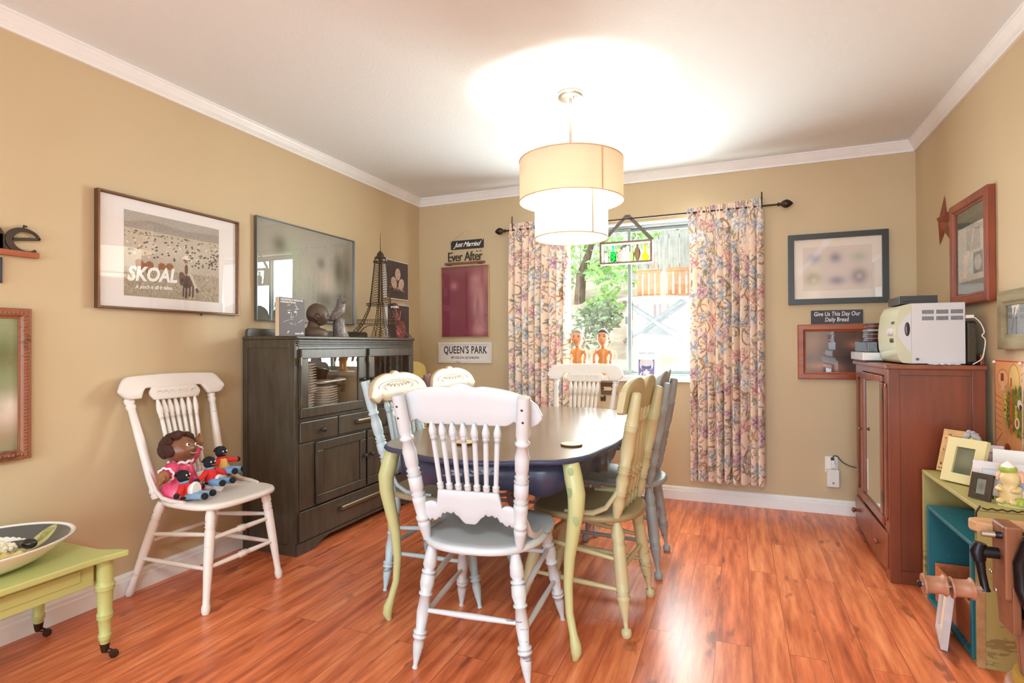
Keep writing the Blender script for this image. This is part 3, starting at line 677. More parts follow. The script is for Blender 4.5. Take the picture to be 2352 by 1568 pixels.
# ------------------------------------------------------------------ dark hutch on the left wall
def dark_paint():
    m, nt, n, b = _new('worn_black_brown_paint'); v = coords(nt)
    f = noise(nt, coords(nt, (6, 6, 1)), 5, 5, .6); g = noise(nt, v, 60, 3, .7)
    c = ramp(nt, f, [(.3, srgb(60, 52, 42)), (.7, srgb(82, 72, 58))])
    chips = ramp(nt, noise(nt, coords(nt, (1, 1, 2.5)), 11, 5, .75), [(.735, (0, 0, 0, 1)), (.755, (1, 1, 1, 1))])
    L(nt, mixc(nt, chips, c, srgb(150, 138, 120)), b.inputs['Base Color']); b.inputs['Roughness'].default_value = .34
    bump(nt, b, g, .12, .002); return m
M_DARK = dark_paint(); M_DARKIN = plain('hutch_interior', (176, 146, 108), .6, var=.1)
M_KNOB = plain('black_knob', (46, 42, 38), .25); M_PULL = plain('bronze_pull', (120, 108, 84), .35, .7)
HY0, HY1, HX, HZ = -1.92, -.745, .40, 1.197
hu = thing('hutch', 'dark brown-black painted hutch with glass doors against the left wall', 'cabinet', (0.02, 0, 0))
m = MB(); X = HX - .02
def arch(y0, y1):      # bracket base under the sides
    return
m.box((0, HY0, 0), (X, HY0 + .022, HZ - .02)); m.box((0, HY1 - .022, 0), (X, HY1, HZ - .02))             # sides
m.box((0, HY0 + .022, .05), (.012, HY1 - .022, HZ - .02))                                               # back
m.box((.012, HY0 + .022, .715), (X - .004, HY1 - .022, .735)); m.box((.012, HY0 + .022, .055), (X - .004, HY1 - .022, .07))
m.box((.012, -1.327, .735), (X - .004, -1.307, 1.14))
fx0, fx1 = X - .02, X
for y0, y1, z0, z1 in ((HY0 + .022, -1.893, .06, 1.14), (HY1 - .045 + .02, HY1 - .022, .06, 1.14), (HY0 + .022, HY1 - .022, 1.125, 1.177), (HY0 + .022, HY1 - .022, .724, .748), (HY0 + .022, HY1 - .022, .598, .608), (HY0 + .022, HY1 - .022, .236, .247), (HY0 + .022, -1.775, .247, .598), (-.865, HY1 - .022, .247, .598), (-1.328, -1.306, .247, .598), (-1.345, -1.29, .748, 1.125), (HY0 + .022, HY1 - .022, .05, .066)):
    m.box((fx0, y0, z0), (fx1, y1, z1))
m.build('carcass', M_DARK, hu, .002)
m = MB(); m.box((.012, HY0 + .023, .736), (.0135, HY1 - .023, 1.139)); m.box((.0135, HY0 + .023, .7352), (X - .022, HY1 - .023, .7362)); m.box((.0135, HY0 + .0222, .737), (X - .022, HY0 + .0236, 1.139)); m.box((.0135, -1.3284, .737), (X - .022, -1.3272, 1.139)); m.build('lining', M_DARKIN, hu)
for y in (HY0 - .006, HY1):
    m = MB()      # side frame round the panel
    m.box((.0, y, .0), (.035, y + .006, HZ - .02)); m.box((X - .042, y, 0), (X, y + .006, HZ - .02)); m.box((.034, y, HZ - .065), (X - .041, y + .006, HZ - .02)); m.box((.034, y, 0), (X - .041, y + .006, .055))
    m.build('side_frame', M_DARK, hu, .0015)
m = MB(); m.box((-.005, HY0 - .008, HZ - .02), (X + .016, HY1 + .008, HZ)); m.build('top', M_DARK, hu, .008, seg=3)
m = MB()
for z in (1.140, 1.152, 1.164): m.box((X, HY0 + .01, z), (X + .008 + (z - 1.14) * .25, HY1 - .01, z + .009))
m.build('cornice', M_DARK, hu, .003)
m = MB(); pl = [(0, 0)] + [(.008 + .0, .03)] + [(.012, .042), (.03, .048)]; L_ = 1.11
poly = [(0, 0), (0, .03), (.006, .042), (.02, .047), (L_ - .02, .047), (L_ - .006, .042), (L_, .03), (L_, 0)]
m.prism(poly, .018, frameM((-.004, -1.905, HZ), (0, 1, 0), (0, 0, 1))); m.build('backboard', M_DARK, hu, .002)
m = MB(); y = np.linspace(HY0 + .0, HY1, 31); base = []
poly = [(HY0, 0), (HY0 + .12, 0)] + [(HY0 + .12 + q, .045 * math.sin(min(1, q / .16) * math.pi / 2)) for q in np.linspace(0, .16, 8)] + [(HY1 - .12 - q, .045 * math.sin(min(1, q / .16) * math.pi / 2)) for q in np.linspace(.16, 0, 8)] + [(HY1 - .12, 0), (HY1, 0), (HY1, .062), (HY0, .062)]
m.prism(poly, .018, Matrix(((0, 0, 1, X - .010), (1, 0, 0, 0), (0, 1, 0, 0), (0, 0, 0, 1)))); m.build('base_apron', M_DARK, hu, .002)
def knob(parent, x, y, z, mat=M_KNOB, r=.015, dirn=(1, 0, 0), name='knob'):
    m = MB(); p = Vector((x, y, z)); d = Vector(dirn); m.lathe([(0, .35 * r / .6), (.35, .3 * r / .6), (.45, r * .7), (.62, r), (.85, r * .85), (.97, r * .4), (1, r * .1)], p, p + d * r * 1.9, 14); return m.build(name, mat, parent)
def barpull(parent, x, y0, y1, z, mat=M_PULL):
    m = MB(); m.prism([(0, .0), (.004, .014), (.022, .016), (.026, .008), (.020, -.010), (.012, -.006), (.006, -.010)], y1 - y0, Matrix(((1, 0, 0, x), (0, 0, 1, y0), (0, 1, 0, z), (0, 0, 0, 1)))); return m.build('pull', mat, parent, .0015)
def gdoor(y0, y1, z0, z1, w, kn):
    m = MB(); x0, x1 = X, X + .018
    for a, b_, c, d in ((y0, y1, z0, z0 + w), (y0, y1, z1 - w, z1), (y0, y0 + w, z0 + w, z1 - w), (y1 - w, y1, z0 + w, z1 - w)): m.box((x0, a, c), (x1, b_, d))
    dd = m.build('door', M_DARK, hu, .003)
    g = MB(); g.add([(x0 + .009, y0 + w - .004, z0 + w - .004), (x0 + .009, y1 - w + .004, z0 + w - .004), (x0 + .009, y1 - w + .004, z1 - w + .004), (x0 + .009, y0 + w - .004, z1 - w + .004)], [(0, 1, 2, 3)]); g.build('glass', HGLASS, dd)
    for yk, zk in kn: knob(dd, x1 - .001, yk, zk)
    for z in (z0 + .07, z1 - .09): q = MB(); q.box((x1 - .012, y0 - .007, z), (x1 + .002, y0, z + .045)); q.build('hinge', M_PULL, dd)
HGLASS = glass('cabinet_glass', gloss=1.5)
gdoor(-1.893, -1.346, .747, 1.124, .052, ((-1.368, .93),)); gdoor(-1.289, -.765, .747, 1.124, .052, ((-1.268, .93),))
def drawer(y0, y1, z0, z1, handle):
    m = MB(); m.box((X, y0, z0), (X + .012, y1, z1)); d = m.build('drawer', M_DARK, hu, .004)
    if handle[0] == 'k': knob(d, X + .011, handle[1], handle[2], r=.016)
    else: barpull(d, X + .011, handle[1], handle[2], handle[3])
drawer(-1.895, -1.588, .610, .722, ('k', -1.73, .664)); drawer(-1.578, -1.092, .610, .722, ('b', -1.425, -1.245, .668)); drawer(-1.082, -.772, .610, .722, ('k', -.93, .664))
drawer(-1.900, -.768, .068, .234, ('b', -1.58, -1.19, .170))
def pdoor(y0, y1, z0, z1, ky):
    w = .05; m = MB(); x1 = X + .018
    for a, b_, c, d in ((y0, y1, z0, z0 + w), (y0, y1, z1 - w, z1), (y0, y0 + w, z0 + w, z1 - w), (y1 - w, y1, z0 + w, z1 - w)): m.box((X, a, c), (x1, b_, d))
    m.box((X, y0 + w, z0 + w), (X + .008, y1 - w, z1 - w)); dd = m.build('door', M_DARK, hu, .003)
    knob(dd, x1 - .001, ky, .445, r=.0155)
pdoor(-1.773, -1.329, .248, .597, -1.352); pdoor(-1.305, -.867, .248, .597, -1.282)
# stacks of plates behind the left glass door
M_CHINA = plain('white_china', (242, 230, 220), .2, var=.03)
def plate(r):
    m = MB(); m.lathe([(0, r * .45), (.15, r * .58), (.45, r * .72), (.92, r * .985), (1, r), (.97, r * .96), (.55, r * .74), (.3, r * .62), (.25, .002)], (0, 0, 0), (0, 0, .018), 28); return m
def stack(x, y, n, r, step, where, grp, z0=.7365):
    o = plate(r).build('plate', M_CHINA)
    for k in range(n):
        c = o if k == 0 else o.copy()
        if k: COL.objects.link(c)
        c.location = (x + .002 * math.sin(k * 2.3), y + .003 * math.sin(k * 1.7), z0 + k * step); c.rotation_euler = (0, 0, k)
        tag(c, 'white china plate in the %s stack behind the left hutch glass' % where, 'plate', grp)
    return z0 + n * step
stack(.30, -1.775, 8, .075, .016, 'narrow left', 'small plates of the left stack')
zt = stack(.30, -1.775, 11, .088, .0155, 'upper wide left', 'large plates of the left stack', .7365 + 8 * .016 + .003)
zm = stack(.27, -1.575, 11, .100, .0145, 'middle', 'plates of the middle stack')
stack(.133, -1.440, 13, .089, .0145, 'right rear', 'plates of the right stack')
m = MB(); V = []; n = 16
for j in range(n + 1):
    for i in range(n + 1):
        u, v = i / n * 2 - 1, j / n * 2 - 1; V.append((u * .10, v * .10, .016 + .010 * math.sin(u * 3) * v + .012 * max(abs(u), abs(v)) ** 4))
m.add(V, [(j * (n + 1) + i, j * (n + 1) + i + 1, (j + 1) * (n + 1) + i + 1, (j + 1) * (n + 1) + i) for j in range(n) for i in range(n)], True)
dsh = m.build('serving_dish', M_CHINA, None, 0, (.27, -1.565, zm + .012)); dsh.modifiers.new('thick', 'SOLIDIFY').thickness = .006
tag(dsh, 'square white serving dish lying on the middle plate stack', 'dish')

# ------------------------------------------------------------------ pendant lamp over the table
LX, LY = 1.832, -1.50
M_NICKEL = plain('brushed_nickel', (205, 195, 180), .3, .9)
M_SHADE_O = fabric_shade('cream_drum_fabric', (238, 212, 184), .15); M_SHADE_I = fabric_shade('white_drum_fabric', (252, 248, 238), .55); M_DIFF = fabric_shade('frosted_diffuser', (255, 252, 245), .8)
M_HEM = plain('shade_hem', (222, 190, 150), .7)
la = thing('pendant_lamp', 'two-tier cream drum pendant lamp hanging over the dining table', 'lamp', (LX, LY, ROOM_H))
m = MB(); m.lathe([(0, .066), (.6, .068), (.9, .058), (1, .02)], (0, 0, 0), (0, 0, -.03), 28); m.build('canopy', M_NICKEL, la)
m = MB(); m.lathe([(0, .012), (1, .012)], (.03, -.02, -.028), (.03, -.02, -.045), 10); m.build('canopy_knob', M_NICKEL, la)
m = MB(); m.lathe([(0, .0075), (1, .0075)], (0, 0, -.025), (0, 0, -.66), 12); m.build('stem', M_NICKEL, la)
def drum(name, r, z0, z1, mat):
    m = MB(); m.lathe([(0, r), (1, r)], (0, 0, z0), (0, 0, z1), 64); m.f = m.f[:64]; m.sm = m.sm[:64]; m.mi = m.mi[:64]
    o = m.build(name, mat, la)
    for z in (z0, z1):
        h = MB(); h.tube([(r * math.cos(a), r * math.sin(a), z) for a in np.linspace(0, 2 * math.pi, 64, endpoint=False)], .0032, 6, True); h.build('hem', M_HEM, o)
    a = R_(-40); s = MB(); s.boxm((r * math.cos(a), r * math.sin(a), (z0 + z1) / 2), (.001, .010, z1 - z0), Matrix.Rotation(a, 4, 'Z')); s.build('seam', M_HEM, o)
drum('outer_shade', .266, -.560, -.352, M_SHADE_O); drum('inner_shade', .187, -.750, -.375, M_SHADE_I)
m = MB(); m.lathe([(0, .182), (1, .182)], (0, 0, -.742), (0, 0, -.738), 48); m.build('diffuser', M_DIFF, la)
m = MB()
for k in range(3):
    a = R_(20 + 120 * k); c, s = math.cos(a), math.sin(a)
    m.tube([(0, 0, -.385), (c * .187, s * .187, -.377), (c * .266, s * .266, -.355)], .0035, 6); m.tube([(0, 0, -.60), (c * .06, s * .06, -.665)], .006, 6)
m.build('spider', M_NICKEL, la)
M_BULB = emit('lit_bulb', (1, .965, .88, 1), BULB)
for k in range(3):
    a = R_(20 + 120 * k); m = MB(); m.ball((.075 * math.cos(a), .075 * math.sin(a), -.655), (.028, .028, .034), 12, 8); m.build('bulb', M_BULB, la)

# ------------------------------------------------------------------ left wall pictures
M_BRONZE = plain('bronze_frame', (112, 78, 52), .3, .55, var=.1); M_BLKF = plain('black_frame', (38, 36, 34), .4)
M_WHITE = plain('white_mount', (244, 238, 236), .8); M_INKW = plain('white_lettering', (250, 248, 244), .6)
# ranch poster with cattle and a rider
cv = Canvas(200, 158, (188, 176, 160), .51 / .40)
cv.rect(0, .80, 1, 1, (178, 170, 160)); cv.poly([(0, .86), (.25, .93), (.6, .88), (1, .92), (1, .8), (0, .8)], (160, 150, 140))
cv.rect(0, .70, 1, .80, (196, 184, 166)); cv.rect(0, 0, 1, .34, (170, 156, 134)); cv.blob(.5, .6, .5, .12, (212, 200, 184), .8)
for k in range(60): cv.spot(RNG.random(), .78 - .05 * RNG.random() - .0, .012, .006, (92, 78, 66))
for k in range(90):
    u = RNG.random(); v = .48 + .24 * RNG.random(); c = [(96, 76, 62), (150, 112, 84), (232, 222, 210), (70, 60, 54)][k % 4]
    cv.spot(u, v, .014 + .01 * (.72 - v), .010 + .01 * (.72 - v), c, RNG.random() * .5)
for k in range(40): cv.spot(.55 + .45 * RNG.random() ** .8, .74 - .3 * (RNG.random() * .7) - .1, .016, .011, (80, 64, 54))
for u, v in ((.14, .40), (.24, .39), (.36, .39), (.44, .40), (.19, .36)): cv.ell(u, v, .04, .045, (150, 92, 58)); cv.rect(u - .03, v - .08, u - .02, v - .02, (96, 60, 44)); cv.rect(u + .02, v - .08, u + .03, v - .02, (96, 60, 44))
for k in range(260): u, v = RNG.random(), .34 * RNG.random(); cv.line((u, v), (u + .012 * RNG.normal(), v + .025), .004, (128, 112, 90) if k % 3 else (214, 200, 176))
cv.ell(.625, .235, .068, .085, (88, 62, 46)); cv.ell(.575, .285, .036, .075, (100, 70, 52), .25); cv.ell(.565, .225, .020, .045, (84, 58, 44))      # horse
for u, v in ((.585, .05), (.615, .03), (.655, .06), (.690, .05)): cv.line((u + .005, .20), (u, v), .014, (74, 54, 42))
cv.ell(.640, .40, .042, .085, (198, 188, 174)); cv.ell(.618, .39, .020, .07, (112, 68, 46)); cv.ell(.615, .495, .020, .026, (150, 112, 90)); cv.ell(.615, .530, .050, .014, (240, 230, 218)); cv.ell(.615, .550, .028, .024, (240, 230, 218))
cv.line((.665, .33), (.735, .15), .022, (212, 200, 184)); cv.line((.735, .15), (.745, .12), .020, (90, 64, 48))
cv.grain(.035)
M0 = WALL_L(-2.329, 1.577)
pc = picture('poster_frame', 'bronze framed ranch poster with white lettering on the left wall', 'picture', M0, .745, .527, .012, .032, M_BRONZE, cv, (.109, .053), M_WHITE)
K = M0.copy(); K.translation = (0, 0, 0)
text_part('lettering', M_INKW, pc, 'SKOAL', .092, .0006, K @ Matrix.Translation((-.118, -.092, .0168)) @ Matrix.Rotation(R_(3), 4, 'Z'), sx=.86, shear=.25, bold=.0035)
text_part('lettering', M_INKW, pc, 'A pinch is all it takes.', .026, .0006, K @ Matrix.Translation((-.108, -.150, .0168)) @ Matrix.Rotation(R_(3), 4, 'Z'), sx=.84, shear=.25, bold=.0006)
m = MB(); m.box((.004, .15, -.275), (.008, .155, -.262)); m.build('hook', M_BLKF, pc)
# large blurred grey picture; the tall greenish blob paints in the window's reflection
cv = Canvas(110, 80, (150, 146, 134), .9 / .62)
for b_ in ((.5, .62, .6, .5, (176, 170, 156), .9), (.33, .55, .09, .3, (168, 186, 150), .7), (.2, .78, .06, .08, (98, 96, 80), .8), (.16, .4, .15, .12, (150, 150, 130), .7), (.14, .14, .14, .12, (60, 70, 72), .9), (.42, .45, .12, .18, (184, 180, 160), .6), (.62, .66, .04, .06, (96, 88, 76), .7), (.70, .45, .09, .16, (204, 186, 168), .8), (.82, .62, .05, .16, (100, 92, 72), .85), (.92, .6, .04, .15, (112, 108, 90), .7), (.66, .25, .09, .08, (104, 94, 82), .8), (.85, .3, .08, .05, (120, 112, 96), .7), (.9, .12, .1, .1, (132, 112, 88), .7), (.35, .15, .15, .08, (164, 158, 140), .6)): cv.blob(*b_)
M_STEEL = plain('steel_frame', (120, 122, 124), .3, .8)
picture('blurred_picture', 'large thin-framed grey blurred photo above the dark hutch', 'picture', WALL_L(-1.381, 1.602), .895, .616, .006, .027, M_STEEL, cv, ink=INK)
# two botanical canvases
def canvas_print(label, M, w, h, cv):
    t = thing('canvas_print', label, 'picture', M.to_translation(), 0, 'canvas prints by the corner'); K = M.copy(); K.translation = (0, 0, 0)
    m = MB(); m.boxm(K @ Vector((0, 0, .016)), (1, 1, 1), K @ Matrix.Diagonal((w, h, .031, 1))); m.build('stretcher_edge', M_WHITE, t, .002)
    flat_sheet('print', K @ Matrix.Translation((0, 0, .0325)), w - .012, h - .012, cv, INK, t)
DK = (88, 74, 72)
cv = Canvas(80, 80, DK); cv.blob(.5, .5, .35, .35, (66, 56, 56), .9); cv.grain(.02, 2)
for u, v, r in ((.50, .66, 0), (.32, .42, .5), (.66, .40, -.5)):
    cv.ell(u, v, .13, .17, (206, 178, 160), r)
    for k in range(26): a, q = RNG.random() * 6.28, RNG.random(); cv.spot(u + .11 * q * math.cos(a), v + .14 * q * math.sin(a), .018, .012, (232, 208, 190) if k % 2 else (160, 128, 112), a)
for k in range(14): cv.line((.5, .3), (.5 + .22 * RNG.normal(), .2 + .1 * RNG.random()), .008, (190, 160, 140))
canvas_print('dark canvas print of pale artichoke flowers, the upper one by the corner', WALL_L(-.387, 1.680), .318, .315, cv)
cv = Canvas(80, 80, DK); cv.blob(.5, .5, .35, .35, (66, 56, 56), .9); cv.grain(.02, 2)
cv.ell(.60, .34, .24, .25, (168, 72, 84), .4); cv.ell(.52, .30, .12, .12, (196, 106, 112), .2); cv.ell(.40, .55, .09, .18, (180, 90, 96), .35)
for p, q in (((.36, .62), (.24, .82)), ((.40, .66), (.38, .88)), ((.52, .56), (.60, .84)), ((.52, .56), (.44, .78)), ((.30, .7), (.22, .68))): cv.line(p, q, .022, (206, 130, 130))
for k in range(10): cv.line((.55 + .1 * RNG.normal(), .3 + .1 * RNG.normal()), (.6 + .12 * RNG.normal(), .2 + .1 * RNG.random()), .006, (214, 140, 140))
canvas_print('dark canvas print of a red anatomical heart, behind the wire tower', WALL_L(-.376, 1.324), .322, .312, cv)
# word sign: metal letters on a wood base (only its end is in view)
M_RUST = plain('rusty_metal_letters', (62, 48, 38), .5, .4, var=.2); M_SIGNW = wood('sign_base_wood', (150, 76, 44), (196, 112, 72), 1, .5)
ws = thing('word_sign', 'dark metal letters on a narrow orange-brown wood base, left edge', 'sign', (0.001, -3.05, 1.505))
m = MB(); m.box((.0, -.30, -.008), (.024, .132, .014)); m.build('base', M_SIGNW, ws, .002)
def stroke(b, pts, wd, M, th):
    pts = [Vector((x, y, 0)) for x, y in pts]; L1, L2 = [], []
    for i, p in enumerate(pts):
        t = (pts[min(i + 1, len(pts) - 1)] - pts[max(i - 1, 0)]).normalized(); nn = Vector((-t.y, t.x, 0)); L1.append(p + nn * wd[i] / 2); L2.append(p - nn * wd[i] / 2)
    k = len(pts)
    for z0 in (0,):
        vs = [M @ Vector((q.x, q.y, z)) for z in (0, th) for q in L1 + L2]; fs = []
        for i in range(k - 1):
            a, c, d, e = i, i + 1, k + i + 1, k + i
            fs += [(a, e, d, c), (a + 2 * k, c + 2 * k, d + 2 * k, e + 2 * k), (a, c, c + 2 * k, a + 2 * k), (e, e + 2 * k, d + 2 * k, d)]
        fs += [(0, 2 * k, 3 * k, k), (k - 1, 2 * k - 1, 4 * k - 1, 3 * k - 1)]
        b.add(vs, fs)
SM = frameM((.006, 0, .012), (0, 1, 0), (0, 0, 1)); m = MB()
ea = np.linspace(R_(18), R_(315), 26)
stroke(m, [(.088 + .052 * math.cos(a), .043 + .045 * math.sin(a)) for a in ea], [.010 + .016 * max(0, math.sin((a - R_(70)) / R_(220) * math.pi)) if R_(70) < a < R_(290) else .010 for a in ea], SM, .009)
stroke(m, [(.044, .044), (.09, .052), (.139, .058)], [.012, .012, .010], SM, .009)
m.build('letter', M_RUST, ws, .001)
m = MB(); na = np.linspace(R_(170), R_(10), 14)
stroke(m, [(.0, .084), (.006, .06), (.006, .002)][1:], [.02, .022], SM, .009)
stroke(m, [(-.022 + .034 * math.cos(a), .048 + .038 * math.sin(a)) for a in na] + [(.012, .02), (.016, .002)], [.008] * 4 + [.012] * 4 + [.018] * 6 + [.022, .022], SM, .009)
stroke(m, [(-.055, .085), (-.055, .002)], [.02, .02], SM, .009); m.build('letter', M_RUST, ws, .001)
m = MB(); m.tube([SM @ Vector((.085, .092, .004)), SM @ Vector((.085, .105, .004)), SM @ Vector((.095, .102, .004))], .004, 6); m.build('hanger', M_RUST, ws)
cv = Canvas(30, 40, (150, 150, 160), .75); cv.blob(.5, .5, .4, .4, (200, 196, 190))
picture('small_photo_frame', 'small dark framed photo under the metal word sign', 'picture', WALL_L(-3.11, 1.437), .15, .098, .010, .016, plain('navy_frame', (44, 42, 56), .4), cv)
M_GILT = painted('carved_gilt_frame', (150, 92, 62), (86, 50, 34), 1.2, .4, 40)
cv = Canvas(70, 80, (150, 156, 120), .75)
for b_ in ((.6, .8, .5, .3, (176, 186, 140), .8), (.85, .72, .2, .15, (108, 112, 70), .8), (.9, .25, .25, .13, (226, 200, 180), .95), (.5, .1, .5, .1, (190, 150, 120), .9), (.95, .33, .1, .1, (240, 226, 214), .9)): cv.blob(*b_)
gf = picture('ornate_picture', 'ornate carved copper-gilt framed painting low on the left wall', 'picture', WALL_L(-3.19, .998), .486, .59, .040, .032, M_GILT, cv)
m = MB()
for k in range(44):
    z = -.28 + k * .013
    m.ball((.030, .2245, z), (.006, .010, .0055), 6, 4)
for k in range(34): m.ball((.030, -.225 + k * .0136, .2765), (.006, .0055, .010), 6, 4); m.ball((.030, -.225 + k * .0136, -.2765), (.006, .0055, .010), 6, 4)
m.build('carving', M_GILT, gf)

# ------------------------------------------------------------------ things on the hutch
HT = HZ + .0005
M_BOOK = plain('dark_book_cover', (92, 86, 88), .4, var=.05); M_PAGE = plain('book_pages', (226, 206, 170), .8); M_SPINE = plain('book_spine', (206, 182, 150), .7)
bk = thing('book', 'upright grey-black book with white title and drawn face on the hutch', 'book', (.325, -1.985, HT), R_(0))
m = MB(); m.box((.002, .004, .002), (.022, .186, .206)); m.build('pages', M_PAGE, bk)
cv = Canvas(88, 96, (98, 92, 94), .19 / .21)
wl = (214, 206, 206)
for p, q, w in (((.30, .80), (.40, .82), .012), ((.62, .83), (.70, .72), .016), ((.30, .66), (.42, .68), .010), ((.60, .70), (.74, .73), .012), ((.45, .62), (.45, .54), .012), ((.42, .50), (.54, .50), .010), ((.42, .45), (.50, .43), .010), ((.68, .64), (.66, .54), .008), ((.15, .36), (.36, .42), .006), ((.40, .34), (.52, .30), .010), ((.74, .36), (.92, .44), .010), ((.60, .34), (.62, .30), .008)): cv.line(p, q, w, wl, .8)
cv.ell(.36, .61, .05, .018, (245, 240, 240)); cv.ell(.62, .64, .05, .02, (245, 240, 240)); cv.ell(.33, .10, .05, .016, (235, 230, 230), .8); cv.ell(.9, .09, .04, .016, (230, 225, 225), -.7)
for lo, hi in (((.022, 0, 0), (.0245, .19, .209)), ((-.0005, 0, 0), (.002, .19, .209))): m = MB(); m.box(lo, hi); m.build('cover', M_BOOK, bk)
m = MB(); m.box((-.0005, -.002, 0), (.0245, .002, .209)); m.build('spine', M_SPINE, bk)
BM = frameM((.0249, .096, .1045), (0, 1, 0), (0, 0, 1)); flat_sheet('cover_print', BM, .186, .206, cv, INK, bk)
text_part('lettering', M_INKW, bk, 'THE ADVENTURES OF THE BLACK GIRL\nIN HER SEARCH FOR GOD', .0135, .0003, BM @ Matrix.Translation((-.088, .086, .0006)), sx=.70, align='LEFT', bold=.0003)
text_part('lettering', M_INKW, bk, 'BERNARD SHAW', .012, .0003, BM @ Matrix.Translation((.086, -.092, .0006)), sx=.74, align='RIGHT', bold=.0003)
# child's head bust, looking right towards the owl
M_CLAY = plain('dark_bronze_clay', (84, 66, 52), .45, var=.15, vscale=20)
bu = thing('bust', 'dark clay bust of a child in profile between book and owl', 'sculpture', (.245, -1.585, HT), R_(-42))
m = MB()
# head as one lofted form: rows from the neck to the crown, profile facing +y
def head_pt(a, b):     # a: azimuth (0 = facing +y), b: -pi/2 .. pi/2
    x = .066 * math.cos(b) * math.sin(a); y = (.083 if math.cos(a) < 0 else .080) * math.cos(b) * math.cos(a); z = .079 * math.sin(b)
    f = max(0, math.cos(a)) ** 6 * math.exp(-(x / .03) ** 2)
    nose = .019 * math.exp(-((b + .33) / .13) ** 2) * max(0, math.cos(a)) ** 40
    lips = .012 * (math.exp(-((b + .62) / .06) ** 2) + math.exp(-((b + .76) / .06) ** 2)) * max(0, math.cos(a)) ** 20
    chin = .010 * math.exp(-((b + 1.0) / .12) ** 2) * max(0, math.cos(a)) ** 10
    eye = -.008 * math.exp(-((b + .14) / .10) ** 2) * math.exp(-((abs(a) - .42) / .16) ** 2)
    brow = .004 * math.exp(-((b - .05) / .1) ** 2) * max(0, math.cos(a)) ** 4
    cheek = .005 * math.exp(-((b + .48) / .22) ** 2) * math.exp(-((abs(a) - .6) / .3) ** 2)
    y += nose + lips + chin + eye + brow + cheek
    if b < -.6: y += .012 * (-.6 - b) * 1.2
    if b < -.2: x *= 1 - .16 * (-.2 - b)
    return (x * .82, y * .80, z * .86 + .004 * max(0, -math.cos(a)))
NA, NB = 48, 36
m.rings([[head_pt(2 * math.pi * i / NA, -math.pi / 2 + math.pi * (j + .3) / NB) for i in range(NA)] for j in range(NB)])
hd = m.build('head', M_CLAY, bu, 0, (0, .008, .134))
for s in (-1, 1):
    m = MB(); m.tube([(s * .054, -.006 + .016 * math.cos(q), -.012 + .021 * math.sin(q)) for q in np.linspace(.2, 5.6, 14)], .0045, 6); m.ball((s * .052, -.006, -.012), (.006, .012, .016), 8, 6); m.build('ear', M_CLAY, hd)
m = MB(); m.rings([[(.070 * k * math.cos(a), .03 * 0 + (-.005 if 1 else 0) + .080 * k2 * math.sin(a) - o, z) for a in np.linspace(0, 2 * math.pi, 28, endpoint=False)] for k, k2, o, z in ((1.0, .95, .0, 0), (1.05, 1.0, 0, .015), (1.0, .95, 0, .032), (.8, .78, .004, .046), (.50, .50, .012, .056), (.40, .40, .012, .07), (.40, .40, .006, .10))]); m.build('shoulders', M_CLAY, bu)
M_HAIRK = plain('clay_hair', (66, 52, 42), .6, var=.2, vscale=60, bmp=.4)
m = MB(); m.rings([[Vector(head_pt(math.pi - 1.9 + 3.8 * i / 28, b)) * 1.025 for i in range(29)] for b in np.linspace(-.55, .35, 10)], True, False)
# owl on a stump, silver carved
M_OWL = painted('silvered_owl', (176, 162, 156), (62, 54, 52), 2.6, .35, 70)
ow = thing('owl_figurine', 'silvery carved owl perched on a stump on the hutch', 'figurine', (.262, -1.398, HT), R_(-35))
m = MB(); m.rings([[((r + .006 * math.sin(5 * a + z * 90)) * math.cos(a), (r + .006 * math.sin(5 * a + z * 60)) * math.sin(a) + y, z) for a in np.linspace(0, 2 * math.pi, 26, endpoint=False)] for z, r, y in ((0, .052, .01), (.02, .044, .008), (.05, .038, .004), (.08, .036, .002), (.105, .034, .004), (.118, .026, .006))]); m.build('stump', M_OWL, ow)
m = MB(); m.rings([[(rx * math.cos(a), ry * math.sin(a) + y, z) for a in np.linspace(0, 2 * math.pi, 22, endpoint=False)] for z, rx, ry, y in ((.10, .012, .014, -.052), (.112, .024, .026, -.040), (.13, .032, .036, -.018), (.155, .037, .040, -.004), (.18, .036, .036, .006), (.198, .031, .030, .012), (.215, .032, .031, .016), (.236, .031, .030, .018), (.250, .022, .024, .017), (.256, .008, .01, .016))]); bd = m.build('body', M_OWL, ow)
for s in (-1, 1):
    m = MB(); m.rings([[(s * (.030 + .006 * q) + .010 * math.cos(a) * q2, -.02 + yy + .024 * q2 * math.sin(a), z) for a in np.linspace(0, 2 * math.pi, 12, endpoint=False)] for z, q, q2, yy in ((.105, 0, .3, -.034), (.13, .4, .9, -.012), (.16, .8, 1, .012), (.185, .6, .6, .024))]); m.build('wing', M_OWL, ow)
    m = MB(); m.lathe([(0, .010), (.5, .007), (1, .001)], (s * .018, .014, .248), (s * .024, .010, .272), 8); m.build('ear_tuft', M_OWL, ow)
    m = MB(); m.tube([(.026 + .004, .022 + s * .013 + .010 * math.cos(q), .226 + .010 * math.sin(q)) for q in np.linspace(0, 6.28, 12, endpoint=False)], .003, 6, True); m.ball((.029, .022 + s * .013, .226), .005, 8, 6); m.build('eye_disc', M_OWL, bd)
m = MB(); m.lathe([(0, .005), (1, .001)], (.031, .022, .222), (.040, .024, .208), 6); m.build('beak', plain('owl_beak', (70, 62, 58), .4), bd)
